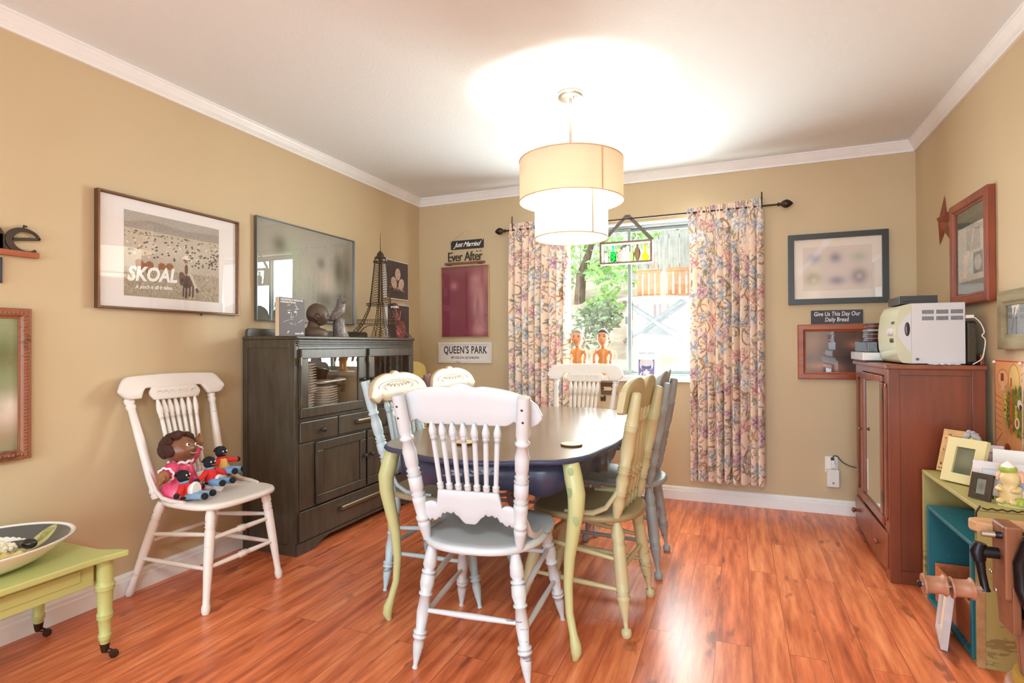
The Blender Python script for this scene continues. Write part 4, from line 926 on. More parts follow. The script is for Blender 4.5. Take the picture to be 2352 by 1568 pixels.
# wire tower
M_WIRE = plain('bronze_wire', (84, 66, 44), .4, .6, var=.2)
tw = thing('wire_tower', 'tall openwork bronze wire tower model on the hutch', 'model', (.215, -.885, HT + .0022), R_(0))
TZ = [(0, .165), (.06, .128), (.105, .098), (.15, .084), (.20, .066), (.245, .055), (.30, .050), (.40, .042), (.50, .034), (.585, .028)]
tz = lambda z: float(np.interp(z, [a for a, b in TZ], [b for a, b in TZ]))
def wire(b, p, q, r=.0018): b.lathe([(0, r), (1, r)], p, q, 4, False)
m = MB()
for sx, sy in ((1, 1), (1, -1), (-1, 1), (-1, -1)):
    for o in (0, .32):
        for ox, oy in ((0, 0), (o, 0), (0, o)):
            pts = [(sx * tz(z) * (1 - ox * (1 if z < .26 else .55)), sy * tz(z) * (1 - oy * (1 if z < .26 else .55)), z) for z in np.linspace(0, .585, 19)]
            m.tube(pts, .0017, 4)
m.build('legs', M_WIRE, tw)
m = MB()
zz = np.linspace(0, .585, 34)
for i in range(33):
    za, zb = zz[i], zz[i + 1]; a, c = tz(za), tz(zb)
    for rot in range(4):
        M_ = Matrix.Rotation(rot * math.pi / 2, 4, 'Z'); f = (lambda z: .68 if z < .26 else .82)
        for s in (1, -1):
            wire(m, M_ @ Vector((s * a, a, za)), M_ @ Vector((s * c * f(zb), c, zb)), .0015); wire(m, M_ @ Vector((s * a * f(za), a, za)), M_ @ Vector((s * c, c, zb)), .0015)
        if za > .245: wire(m, M_ @ Vector((-a, a, za)), M_ @ Vector((c, c, zb)), .0015); wire(m, M_ @ Vector((a, a, za)), M_ @ Vector((-c, c, zb)), .0015)
m.build('lattice', M_WIRE, tw)
for z, w, h in ((.098, .118, .030), (.232, .072, .016), (.545, .036, .012)):
    m = MB()
    for zq in (z, z + h):
        c = [(-w, -w, zq), (w, -w, zq), (w, w, zq), (-w, w, zq)]
        for i in range(4): wire(m, c[i], c[(i + 1) % 4], .0022)
    for i in range(14):
        u = -w + 2 * w * i / 13
        for p in ((u, w), (u, -w), (w, u), (-w, u)): wire(m, (p[0], p[1], z), (p[0], p[1], z + h), .0010)
    m.build('platform', M_WIRE, tw)
for rot in range(4):
    m = MB(); M_ = Matrix.Rotation(rot * math.pi / 2, 4, 'Z'); m.tube([M_ @ Vector((.098 * math.cos(a), .122 - .03 * math.sin(a), .012 + .078 * math.sin(a))) for a in np.linspace(0, math.pi, 16)], .0018, 4); m.build('arch', M_WIRE, tw)
m = MB(); m.lathe([(0, .034), (.25, .036), (.3, .028), (.7, .020), (1, .003)], (0, 0, .575), (0, 0, .635), 4, False); m.build('cap', M_WIRE, tw)
m = MB(); m.lathe([(0, .003), (1, .0012)], (0, 0, .625), (0, 0, .765), 6); m.build('spire', M_WIRE, tw)
m = MB()
orn = thing('ornament', 'tiny black hat with white and pink beads hung on the wire tower', 'ornament', (.285, -.815, HT + .235))
m.lathe([(0, .026), (.3, .028), (.8, .024), (1, .012)], (0, 0, 0), (0, 0, .022), 14); m.build('hat', M_BLKF, orn)
M_BEAD = [plain('white_bead', (240, 232, 226), .4), plain('pink_bead', (226, 160, 160), .4)]
for k in range(7): q = MB(); q.ball((.026 * math.cos(k * .6 - 1.6), .026 * math.sin(k * .6 - 1.6) * 1.1, -.008), .0085, 8, 6); q.build('bead', M_BEAD[k % 2], orn)

# ------------------------------------------------------------------ dolls on the chair
M_SKIN = plain('brown_vinyl', (128, 82, 58), .35); M_SKIN2 = plain('brown_cloth_hand', (150, 100, 64), .7)
M_CURL = plain('curly_brown_yarn', (72, 38, 26), .9, var=.3, vscale=80, bmp=.8); M_SATIN = plain('pink_satin', (240, 84, 128), .3, var=.15, vscale=20)
M_LACE = plain('white_lace', (244, 228, 230), .7); M_SHOE = plain('white_shoe', (242, 234, 232), .4); M_YARN = plain('black_yarn', (26, 24, 26), .9, bmp=.8, vscale=60)
M_RED = plain('red_knit', (222, 44, 44), .9, bmp=.8, vscale=70, var=.08); M_BLUEK = plain('light_blue_knit', (120, 164, 204), .9, bmp=.8, vscale=70, var=.08); M_YELK = plain('yellow_knit', (226, 176, 92), .9, bmp=.6, vscale=70); M_GREYB = plain('grey_blue_knit', (136, 166, 190), .9, bmp=.8, vscale=70)
SEATZ = .456
dl = thing('doll', 'large brown-skinned doll with curly brown hair and pink satin dress', 'doll', (.215, -2.455, SEATZ), R_(-82))
# local: facing +y (rotated to face the room), x to its left in view
HM = Matrix.Translation((.0, .005, .205)) @ Euler((R_(14), R_(-8), R_(4))).to_matrix().to_4x4()
m = MB(); NA, NB = 32, 22
def dollhead(a, b):
    x = .072 * math.cos(b) * math.sin(a); y = .064 * math.cos(b) * math.cos(a); z = .062 * math.sin(b)
    ck = math.exp(-((abs(a) - .55) / .35) ** 2) * math.exp(-((b + .35) / .3) ** 2) * max(0, math.cos(a)); y += .012 * ck; x += math.copysign(.008 * ck, x)
    y += .010 * math.exp(-((b + .12) / .1) ** 2) * max(0, math.cos(a)) ** 30; y += .008 * math.exp(-((b + .75) / .2) ** 2) * max(0, math.cos(a)) ** 4
    return HM @ Vector((x, y, z))
m.rings([[dollhead(2 * math.pi * i / NA, -math.pi / 2 + math.pi * (j + .4) / NB) for i in range(NA)] for j in range(NB)]); hd = m.build('head', M_SKIN, dl)
m = MB(); rr = random.Random(3)
for k in range(170):
    a = math.pi + rr.uniform(-2.15, 2.15); b = math.asin(rr.uniform(-.35, 1)); 
    if math.cos(a) > .1 and b < .75: continue
    p = HM @ Vector((.076 * math.cos(b) * math.sin(a), .070 * math.cos(b) * math.cos(a), .066 * math.sin(b) + .006)); m.ball(p, .017 + .006 * rr.random(), 7, 5)
m.build('hair', M_CURL, hd)
M_EYEW = plain('doll_eye', (240, 236, 226), .3); M_LIP = plain('doll_lips', (206, 160, 130), .5)
for s in (-1, 1):
    m = MB(); m.ball(HM @ Vector((s * .026, .060, .012)), (.009, .005, .008), 10, 8, HM); e = m.build('eye', M_EYEW, hd)
    m = MB(); m.ball(HM @ Vector((s * .026, .0645, .012)), (.0042, .003, .0045), 8, 6, HM); m.build('pupil', M_YARN, e)
m = MB(); m.tube([HM @ Vector((x, .069 - abs(x) * .35, -.030 + x * x * 14)) for x in np.linspace(-.02, .02, 7)], .0024, 6); m.build('mouth', M_LIP, hd)
m = MB(); m.rings([[(rx * math.cos(a) * (1 + .05 * math.sin(a * 7) * w), ry * math.sin(a) * (1 + .05 * math.cos(a * 6) * w) + y, z) for a in np.linspace(0, 2 * math.pi, 36, endpoint=False)] for z, rx, ry, y, w in ((.001, .098, .085, .03, 1), (.02, .10, .085, .025, 1), (.06, .080, .066, .008, .7), (.11, .066, .052, 0, .4), (.145, .052, .044, 0, .2), (.16, .03, .03, 0, 0))]); m.build('dress', M_SATIN, dl)
m = MB(); m.tube([(.050 * math.cos(a), .046 * math.sin(a) + .004, .152 + .004 * math.sin(a * 9)) for a in np.linspace(0, 2 * math.pi, 48, endpoint=False)], .007, 6, True); m.build('collar', M_LACE, dl)
for s, pts in ((1, [(.048, .01, .135), (.078, .03, .128), (.118, .045, .118)]), (-1, [(-.048, -.005, .135), (-.078, -.015, .165), (-.100, -.01, .200)])):
    m = MB(); m.tube(pts, [.026, .036, .030], 14); sl = m.build('sleeve', M_SATIN, dl)
    d = (Vector(pts[2]) - Vector(pts[1])).normalized(); e = Vector(pts[2]); a_ = d.orthogonal().normalized(); b_ = d.cross(a_)
    m = MB(); m.tube([e + d * .003 + (a_ * math.cos(q) + b_ * math.sin(q)) * (.031 + .003 * math.sin(q * 8)) for q in np.linspace(0, 2 * math.pi, 40, endpoint=False)], .005, 6, True); m.build('cuff', M_LACE, sl)
    m = MB(); c = e + d * .028; m.ball(c, (.024, .026, .028), 12, 9)
    for k in range(4): f0 = c + a_ * (k - 1.5) * .011 + d * .018; m.tube([f0, f0 + d * .012 - b_ * .004, f0 + d * .016 - b_ * .014], [.0072, .0068, .005], 7)
    m.tube([c + a_ * -.02, c + a_ * -.030 + d * .012, c + a_ * -.030 + d * .022], [.008, .007, .005], 7); m.build('hand', M_SKIN2, dl)
for s in (-1, 1):
    m = MB(); m.tube([(s * .035, .04, .026), (s * .05, .09, .030), (s * .062, .125, .032)], [.024, .022, .021], 12); lg = m.build('leg', M_LACE, dl)
    m = MB(); c = Vector((s * .070, .148, .042)); m.rings([[c + Vector((x * math.cos(a), y0, z * math.sin(a) + zo)) for a in np.linspace(0, 2 * math.pi, 18, endpoint=False)] for y0, x, z, zo in ((-.03, .020, .024, -.008), (-.015, .026, .034, -.004), (.0, .028, .040, 0), (.008, .028, .041, 0), (.014, .026, .038, 0))]); m.build('shoe', M_SHOE, lg)
    m = MB(); m.tube([(s * .05 + .026 * math.cos(q), .085 + .012 * s * 0, .030 + .026 * math.sin(q)) for q in np.linspace(0, 6.28, 20, endpoint=False)], .006, 6, True); m.build('lace_hem', M_LACE, lg)
def knit_doll(label, loc, rz, tilt, vest, legs, armup):
    t = thing('knitted_doll', label, 'doll', loc, rz, 'small knitted dolls'); T = Euler((tilt, 0, 0)).to_matrix()
    q = lambda x, y, z: T @ Vector((x, y, z)) + Vector((0, 0, .0))
    m = MB(); m.rings([[q(rx * math.cos(a), ry * math.sin(a), z) for a in np.linspace(0, 2 * math.pi, 16, endpoint=False)] for z, rx, ry in ((.0, .024, .022), (.02, .029, .025), (.05, .027, .022), (.068, .018, .016))]); m.build('jacket', vest, t)
    m = MB(); m.tube([q(.0 + .016 * math.cos(a), .015 * math.sin(a), .069) for a in np.linspace(0, 6.28, 16, endpoint=False)], .006, 6, True); m.build('scarf', M_BLUEK if vest is M_RED else M_RED, t)
    m = MB(); m.ball(q(0, .002, .094), (.028, .026, .026), 14, 10, T.to_4x4()); h = m.build('head', M_YARN, t)
    m = MB(); r2 = random.Random(len(label))
    for k in range(26): a = r2.uniform(0, 6.28); b = r2.uniform(.35, 1.5); m.ball(q(.027 * math.cos(b) * math.cos(a), -.003 + .025 * math.cos(b) * math.sin(a), .096 + .024 * math.sin(b)), .006, 6, 4)
    m.build('hair', M_YARN, h)
    for s in (-1, 1): m = MB(); m.ball(q(s * .011, .026, .098), (.0042, .003, .0042), 8, 6); m.build('eye', M_EYEW, h)
    m = MB(); m.tube([q(x, .027 - abs(x) * .15, .083 + x * x * 26) for x in np.linspace(-.010, .010, 6)], .0011, 5); m.build('mouth', M_LIP, h)
    for s in (-1, 1):
        p = [q(s * .022, 0, .056), q(s * .050, .010, .046 + armup * .5), q(s * .080, .014, .040 + armup)]; m = MB(); m.tube(p, [.013, .0125, .011], 10); ar = m.build('arm', M_RED, t)
        m = MB(); m.ball(p[2] + (p[2] - p[1]).normalized() * .008, .0125, 10, 8); m.build('mitten', M_YARN, ar)
        p = [q(s * .012, .006, .006), Vector((s * .018, .05, .012)), Vector((s * .026, .088, .012))]; m = MB(); m.tube(p, [.016, .0155, .014], 10); lg = m.build('leg', legs, t)
        m = MB(); m.ball(p[2] + Vector((s * .003, .010, .002)), (.014, .015, .015), 10, 8); m.build('shoe', M_YARN, lg)
    m = MB(); m.tube([q(.026 * math.cos(a), .023 * math.sin(a), .004) for a in np.linspace(0, 6.28, 18, endpoint=False)], .006, 6, True); m.build('belt', M_YARN, t)
knit_doll('small knitted doll in red jacket at the left front of the big doll', (.345, -2.515, SEATZ + .012), R_(-72), R_(14), M_RED, M_GREYB, -.012)
knit_doll('small knitted doll leaning in the lap of the big doll, middle one', (.335, -2.385, SEATZ + .045), R_(-88), R_(10), M_RED, M_BLUEK, -.01)
knit_doll('small knitted doll with yellow waistcoat, rightmost and highest', (.295, -2.290, SEATZ + .075), R_(-84), R_(8), M_YELK, M_BLUEK, .004)

# ------------------------------------------------------------------ green coffee table with casters, platter and ceramic flowers
M_GRN = painted('pale_green_paint', (192, 194, 122), (150, 138, 80), .35, .4, 8)
M_CAST = plain('dark_bronze_caster', (70, 50, 40), .35, .6)
gt = thing('coffee_table', 'pale green low table with turned legs on casters, left corner', 'table', (.02, -2.905, 0))
TX1, TY0, TZ1 = .53, -.95, .392
m = MB(); poly = [(0.0, 0), (.06, .0), (.10, -.018), (.40, -.018), (.43, -.010), (.475, .012), (.512, .022), (.518, .014), (.513, -.005), (.500, -.06), (.496, -.12), (.496, TY0), (.0, TY0)]
m.prism(poly, .022, Matrix.Translation((0, -.012, TZ1 - .022))); m.build('tabletop', M_GRN, gt, .008, seg=3)
m = MB(); m.box((.43, TY0 + .05, .282), (.45, -.075, TZ1 - .022)); m.box((.06, -.060, .282), (.42, -.045, TZ1 - .022)); m.box((.05, TY0 + .05, .282), (.07, -.075, TZ1 - .022)); m.build('apron', M_GRN, gt, .003)
m = MB(); m.box((.45, TY0 + .05, .310), (.454, -.12, TZ1 - .040)); m.build('drawer_front', M_GRN, gt, .004)
CL = [(0, .040), (.26, .040), (.30, .042), (.31, .046), (.325, .047), (.34, .042), (.355, .047), (.37, .042), (.40, .038), (.62, .033), (.64, .038), (.66, .039), (.675, .034), (.69, .039), (.71, .032), (.87, .026), (.885, .031), (.90, .032), (.915, .027), (.93, .031), (.945, .025), (1, .021)]
CL = [(t_, r * .68) for t_, r in CL]
for lx, ly in ((.447, -.036), (.045, -.036), (.447, TY0 + .07), (.045, TY0 + .07)):
    m = MB(); m.lathe(CL, (lx, ly, TZ1 - .022), (lx, ly, .052), 20); lg = m.build('leg', M_GRN, gt)
    m = MB(); m.lathe([(0, .0165), (.6, .014), (1, .011)], (lx, ly, .056), (lx, ly, .024), 14); m.tube([(lx, ly, .03), (lx + .012, ly + .012, .024), (lx + .026, ly + .018, .017)], [.009, .008, .007], 8); ca = m.build('caster', M_CAST, lg)
    m = MB(); m.lathe([(0, .012), (.2, .015), (.8, .015), (1, .012)], (lx + .020, ly + .018, .0155), (lx + .034, ly + .012, .0155), 16); m.build('wheel', M_CAST, ca)
M_PLATT = plain('platter_glaze', (238, 234, 226), .15)
pl = thing('platter', 'large oval white platter with a dark printed pattern on the green table', 'platter', (.275, -3.235, TZ1 + .0005), R_(90)); pl.scale = (1.05, 1, 1.35)
def oval(a, b, z, y=0): return [(a * math.cos(k), b * math.sin(k) + y, z) for k in np.linspace(0, 2 * math.pi, 64, endpoint=False)]
m = MB(); m.rings([oval(.13, .10, 0), oval(.15, .12, .004), oval(.20, .165, .022), oval(.262, .218, .058), oval(.268, .223, .063), oval(.262, .218, .064), oval(.20, .163, .030), oval(.15, .118, .011), oval(.02, .02, .009)]); m.build('dish', M_PLATT, pl)
n = 140; yy, xx = np.meshgrid(np.linspace(-1, 1, n), np.linspace(-1, 1, n), indexing='ij'); rr_ = np.maximum(np.hypot(xx, yy), 1e-6); k = np.maximum(np.abs(xx), np.abs(yy)) / rr_; px, py = xx * k, yy * k; r_ = np.hypot(px, py)
zz = np.interp(r_, [0, .1, .58, .77, .985, 1], [.0105, .0105, .0125, .0315, .0640, .0645])
cv = Canvas(n, n, (236, 232, 224), 1.0)
cv.mix(((r_ > .55) & (r_ < .97)) * 1.0, (92, 90, 86))
for k_ in range(60):
    a = RNG.random() * 6.28; q = .62 + .34 * RNG.random(); u, v = .5 + .35 * q * math.cos(a), .5 + .35 * q * math.sin(a)
    cv.line((u, v), (u + .05 * RNG.normal(), v + .05 * RNG.normal()), .008, (210, 206, 190) if k_ % 2 else (54, 54, 54))
for a in (.2, 1.0, 2.4, 3.9, 5.3):
    u, v = .5 + .38 * math.cos(a), .5 + .38 * math.sin(a); cv.ell(u, v, .11, .075, (190, 184, 122), a)
    for k_ in range(5): cv.line((u - .08 * math.cos(a), v - .08 * math.sin(a)), (u + .09 * math.cos(a + .2 * (k_ - 2)), v + .09 * math.sin(a + .2 * (k_ - 2))), .005, (130, 124, 70))
sheet('printed_glaze', np.stack([px * .262, py * .218, zz], -1), cv, INK_GLOSS, pl)
M_CER = plain('yellow_ceramic', (214, 190, 116), .25, var=.12, vscale=30)
def rosette(label, x, y, z, r, seed):
    t = thing('ceramic_flower', label, 'ornament', (x, y, z), seed, 'ceramic flowers on the platter'); rg = random.Random(seed)
    m = MB(); m.ball((0, 0, r * .3), (r * .45, r * .45, r * .32), 12, 8); m.build('centre', M_CER, t)
    for k in range(7):
        a = k * 2 * math.pi / 7 + rg.random() * .3; c, s = math.cos(a), math.sin(a); m = MB(); V = []; F = []; N1, N2 = 7, 7
        for j in range(N2):
            for i in range(N1):
                u, v = i / (N1 - 1) * 2 - 1, j / (N2 - 1); d = r * (.2 + .85 * v); w = u * r * .55 * math.sin(.35 + v * 2.0); h = r * (.14 + .75 * v ** 1.5 - .35 * v ** 4 + .12 * math.sin(u * 5 + k) * v)
                V.append((c * d - s * w, s * d + c * w, h))
        for j in range(N2 - 1):
            for i in range(N1 - 1): q = j * N1 + i; F.append((q, q + 1, q + N1 + 1, q + N1))
        m.add(V, F, True); o = m.build('petal', M_CER, t); o.modifiers.new('thick', 'SOLIDIFY').thickness = .003
for lab, x, y, r, sd in (('ruffled yellow ceramic flower at the front of the platter', .402, -3.198, .055, 1), ('yellow ceramic flower in the middle of the platter', .265, -3.240, .055, 2), ('yellow ceramic flower at the left edge of the photo', .365, -3.325, .055, 3)): rosette(lab, x, y, TZ1 + .026, r, sd)
M_KNOT = plain('cream_ceramic', (232, 222, 190), .3)
for k_, (x, y) in enumerate(((.20, -3.140), (.262, -3.135), (.165, -3.205))):
    m = MB(); rg = random.Random(k_)
    for q in range(14): m.ball((.020 * rg.uniform(-1, 1), .020 * rg.uniform(-1, 1), .018 + .012 * rg.random()), .010, 7, 5)
    tag(m.build('ceramic_cluster', M_KNOT, None, 0, (x, y, TZ1 + .022)), 'bumpy cream ceramic cluster on the far side of the platter, %s' % ('leftmost', 'rightmost', 'nearest the wall')[k_], 'ornament', 'cream clusters on the platter')
m = MB(); m.ball((0, 0, .018), (.028, .022, .018), 14, 10); m.tube([(.0, -.02, .02), (.012, -.034, .022), (.028, -.03, .02)], .004, 6)
tag(m.build('ceramic_berry', plain('black_glaze', (40, 38, 36), .2), None, 0, (.315, -3.10, TZ1 + .042)), 'shiny black ceramic berry at the right side of the platter', 'ornament')

# ------------------------------------------------------------------ back wall signs and pictures
M_CHALK = plain('black_sign', (46, 42, 38), .7, var=.1); M_STRING = plain('white_string', (226, 210, 190), .8)
jm = thing('hanging_sign', 'small black hanging sign with white script above the lettered shelf', 'sign', (.480, -.001, 2.008), 0)
K = frameM((0, -.002, 0), (1, 0, 0), (0, 0, 1)); m = MB(); m.boxm((0, -.006, 0), (.310, .010, .075)); m.build('board', M_CHALK, jm, .001)
text_part('lettering', M_INKW, jm, 'Just Married', .058, .0006, K @ Matrix.Translation((0, 0, .0095)), sx=.92, shear=.55, bold=.0008, space=.92)
m = MB(); m.tube([(-.15, -.011, .034), (0, -.004, .138), (.15, -.011, .034)], .0012, 5); m.build('string', M_STRING, jm)
for s in (-1, 1): m = MB(); m.ball((s * .148, -.012, .030), .004, 8, 6); m.build('pin', M_STRING, jm)
ea_ = thing('word_sign', 'rusty metal letters on a brown wood base above the maroon picture', 'sign', (.458, -.001, 1.852))
m = MB(); m.box((-.19, -.024, -.012), (.19, 0, .006)); m.build('base', wood('sign_base_brown', (104, 60, 40), (150, 92, 64), 0, .5), ea_, .002)
for s in (-1, 1): m = MB(); m.box((s * .15 - .022, -.020, -.016), (s * .15 + .022, 0, -.012)); m.build('foot', M_RUST, ea_)
text_part('lettering', M_RUST, ea_, 'Ever After', .114, .006, frameM((0, -.011, .050), (1, 0, 0), (0, 0, 1)), sx=.76, bold=-.0006, space=.92)
m = MB()
for x in (-.152, -.120, .118, .150): m.tube([(x - .008, -.012, .088), (x, -.012, .096), (x + .008, -.012, .088)], .003, 5)
m.build('scrolls', M_RUST, ea_)
M_BRASS = plain('thin_brass_frame', (216, 184, 120), .3, .6)
cv = Canvas(60, 80, (128, 52, 68), .73)
for b_ in ((.5, .95, .6, .1, (140, 80, 82), .8), (.27, .73, .08, .06, (206, 130, 138), .85), (.24, .33, .08, .06, (150, 76, 92), .7), (.72, .82, .10, .07, (196, 132, 132), .8), (.80, .5, .16, .42, (206, 152, 144), 1), (.68, .70, .08, .12, (190, 130, 128), .6), (.78, .42, .045, .16, (140, 76, 84), .7), (.95, .85, .05, .2, (190, 140, 134), .7), (.8, .1, .16, .08, (214, 158, 150), .8), (.3, .2, .3, .2, (136, 48, 72), .5)): cv.blob(*b_)
picture('blurred_picture', 'maroon blurred picture in thin brass frame left of the window', 'picture', WALL_B(.457, 1.517), .458, .612, .006, .022, M_BRASS, cv)
qp = thing('wooden_sign', 'white framed place-name sign with black capitals below the maroon picture', 'sign', (.458, -.001, 1.080), 0)
M_WWASH = painted('whitewashed_wood', (226, 216, 208), (160, 140, 130), .9, .6, 20)
K = frameM((0, 0, 0), (1, 0, 0), (0, 0, 1)); m = MB(); frame_ring(m, K, .512, .180, .022, .002, .022, False); m.build('frame', M_WWASH, qp, .002)
m = MB(); m.boxm((0, -.006, 0), (.47, .010, .138)); m.build('board', plain('white_board', (232, 222, 216), .7, var=.04), qp)
M_BLK = plain('black_lettering', (48, 40, 36), .7)
text_part('lettering', M_BLK, qp, "QUEEN'S PARK", .088, .0006, K @ Matrix.Translation((0, .020, .0116)), sx=.66, bold=.0016, space=1.08)
text_part('lettering', M_BLK, qp, '49°12\'53.2"N 122°53\'45.4"W', .028, .0006, K @ Matrix.Translation((0, -.045, .0116)), sx=.80, bold=.0004)
M_INKF = plain('dark_charcoal_frame', (54, 54, 52), .4, var=.1)
cv = Canvas(100, 76, (232, 214, 200), .38 / .29)
cv.blob(.5, .5, .6, .6, (216, 200, 190), .6, 4)
for b_ in ((.17, .74, .09, .10, (160, 160, 176), .8), (.48, .74, .08, .11, (140, 128, 144), .85), (.82, .74, .10, .10, (176, 184, 160), .7), (.15, .28, .11, .13, (150, 146, 110), .8), (.16, .24, .05, .07, (216, 206, 180), .8), (.5, .22, .11, .09, (140, 126, 142), .8), (.82, .30, .10, .15, (122, 108, 122), .9), (.82, .30, .045, .07, (214, 200, 196), .9)): cv.blob(*b_)
picture('framed_print', 'black framed print of six blurred motifs right of the right curtain', 'picture', WALL_B(3.243, 1.648), .585, .476, .036, .028, M_INKF, cv, (.055, .055), plain('cream_mount', (240, 226, 212), .8), bead=False)
gd = thing('wall_plaque', 'small dark plaque with white lettering above the orange wood frame', 'sign', (3.239, -.001, 1.322))
m = MB(); m.boxm((0, -.008, 0), (.302, .014, .090)); m.build('board', plain('charcoal_plaque', (62, 56, 64), .6), gd, .002)
text_part('lettering', M_INKW, gd, 'Give Us This Day Our\nDaily Bread', .040, .0006, frameM((0, -.0155, 0), (1, 0, 0), (0, 0, 1)), sx=.74, shear=.12, bold=.0002, lines=.95)
M_ORW = wood('orange_brown_frame', (132, 62, 34), (184, 98, 58), 0, .3)
cv = Canvas(80, 60, (104, 78, 68), .44 / .28)
for b_ in ((.1, .7, .2, .3, (160, 106, 80), .8), (.68, .66, .12, .12, (204, 138, 104), .8), (.2, .15, .2, .10, (196, 132, 96), .8), (.45, .13, .1, .10, (178, 112, 84), .7), (.6, .35, .18, .2, (58, 48, 46), .8), (.85, .4, .1, .3, (96, 74, 66), .6), (.35, .5, .15, .2, (92, 68, 60), .7)): cv.blob(*b_)
picture('wooden_framed_photo', 'orange-brown wood framed blurred photo behind the brown cabinet', 'picture', WALL_B(3.270, 1.088), .53, .368, .048, .030, M_ORW, cv)
# small signs under the window
ar = thing('arrow_sign', 'small brown sign with a cream arrow below the window sill', 'sign', (1.700, -.001, .802))
m = MB(); m.boxm((0, -.006, 0), (.125, .010, .092)); m.build('board', plain('brown_board', (96, 74, 60), .7, var=.1), ar)
m = MB(); m.prism([(-.045, -.014), (.02, -.014), (.02, -.006), (.058, -.004), (.058, .004), (.02, .006), (.02, .014), (-.045, .014), (-.032, 0)], .003, frameM((0, -.0112, 0), (1, 0, 0), (0, 0, 1))); m.build('arrow', plain('cream_arrow', (226, 196, 160), .7), ar)
hk = MB(); hk.prism([(-.02, -.022), (.018, -.022), (.02, .010), (.008, .024), (.002, .008), (-.022, .012)], .010, frameM((0, 0, 0), (1, 0, 0), (0, 0, 1)))
tag(hk.build('wall_hook', plain('dark_hook', (62, 40, 26), .6), None, .001, (1.655, -.0005, .728)), 'small dark cat-shaped wall hook under the arrow sign', 'hook')
for k_, (x, z, a) in enumerate(((1.432, .640, .2), (1.462, .665, -.3))):
    h = MB(); h.lathe([(0, .002), (.3, .006), (.7, .007), (1, .002)], (0, -.006, -.03), (.01 * math.sin(a), -.006, .03), 8); tag(h.build('wall_hook', bpy.data.materials['dark_hook'], None, 0, (x, -.0005, z)), ('slim dark wall hook behind the far chair spindles, left one', 'slim dark wall hook behind the far chair spindles, right one')[k_], 'hook')
# outlet with adaptor and plug
M_PLATE = plain('white_plastic', (238, 234, 228), .35); M_BLACKP = plain('black_plastic', (34, 32, 32), .4)
ou = thing('wall_outlet', 'white wall outlet with a plugged-in white box and black plug', 'outlet', (3.205, -.0005, .285))
m = MB(); m.box((-.040, -.006, -.010), (.036, 0, .100)); m.build('plate', M_PLATE, ou, .003)
m = MB(); m.box((-.034, -.042, -.098), (.040, -.0065, .018)); nl = m.build('night_light', M_PLATE, ou, .006)
m = MB(); m.lathe([(0, .008), (1, .007)], (.004, -.041, -.07), (.004, -.044, -.07), 14); m.build('sensor', plain('grey_sensor', (150, 148, 146), .3), nl)
m = MB(); m.box((-.010, -.045, .030), (.018, -.0065, .056)); m.box((-.006, -.036, .056), (.014, -.012, .08)); m.build('adaptor', M_PLATE, ou, .003)
m = MB(); m.box((-.008, -.034, .078), (.010, -.012, .096)); m.build('plug', M_BLACKP, ou, .002)
m = MB(); m.tube(smooth([(3.207, -.022, .375), (3.215, -.022, .392), (3.235, -.025, .39), (3.26, -.035, .36), (3.285, -.045, .345), (3.32, -.06, .335), (3.42, -.06, .325)]), .003, 6); tag(m.build('power_cord', M_BLACKP), 'black power cord running from the outlet behind the cabinet', 'cord')

# ------------------------------------------------------------------ curtains on an iron rod
M_IRON = plain('dark_iron', (58, 44, 36), .4, .6)
rd = thing('curtain_rod', 'dark iron curtain rod with pointed finials above the window', 'curtain rod', (1.86, -.085, 2.083))
m = MB(); m.lathe([(0, .0065), (1, .0065)], (-1.02, 0, -.006), (1.06, 0, .010), 12); m.build('rod', M_IRON, rd)
for s, x in ((-1, -.985), (1, 1.02)):
    m = MB(); z = .002 + s * .008; m.lathe([(0, .009), (.08, .013), (.14, .013), (.2, .007), (.3, .018), (.45, .027), (.62, .029), (.8, .020), (.93, .008), (1, .001)], (x, 0, z), (x + s * .10, 0, z), 16); m.build('finial', M_IRON, rd)
for x in (-.93, .925):
    m = MB(); m.tube([(x, .080, .012), (x, .02, .012), (x, 0, -.008)], .005, 6); m.tube([(x, .0, .0), (x, -.005, .06), (x, -.003, .105)], .0045, 6); m.build('bracket', M_IRON, rd)
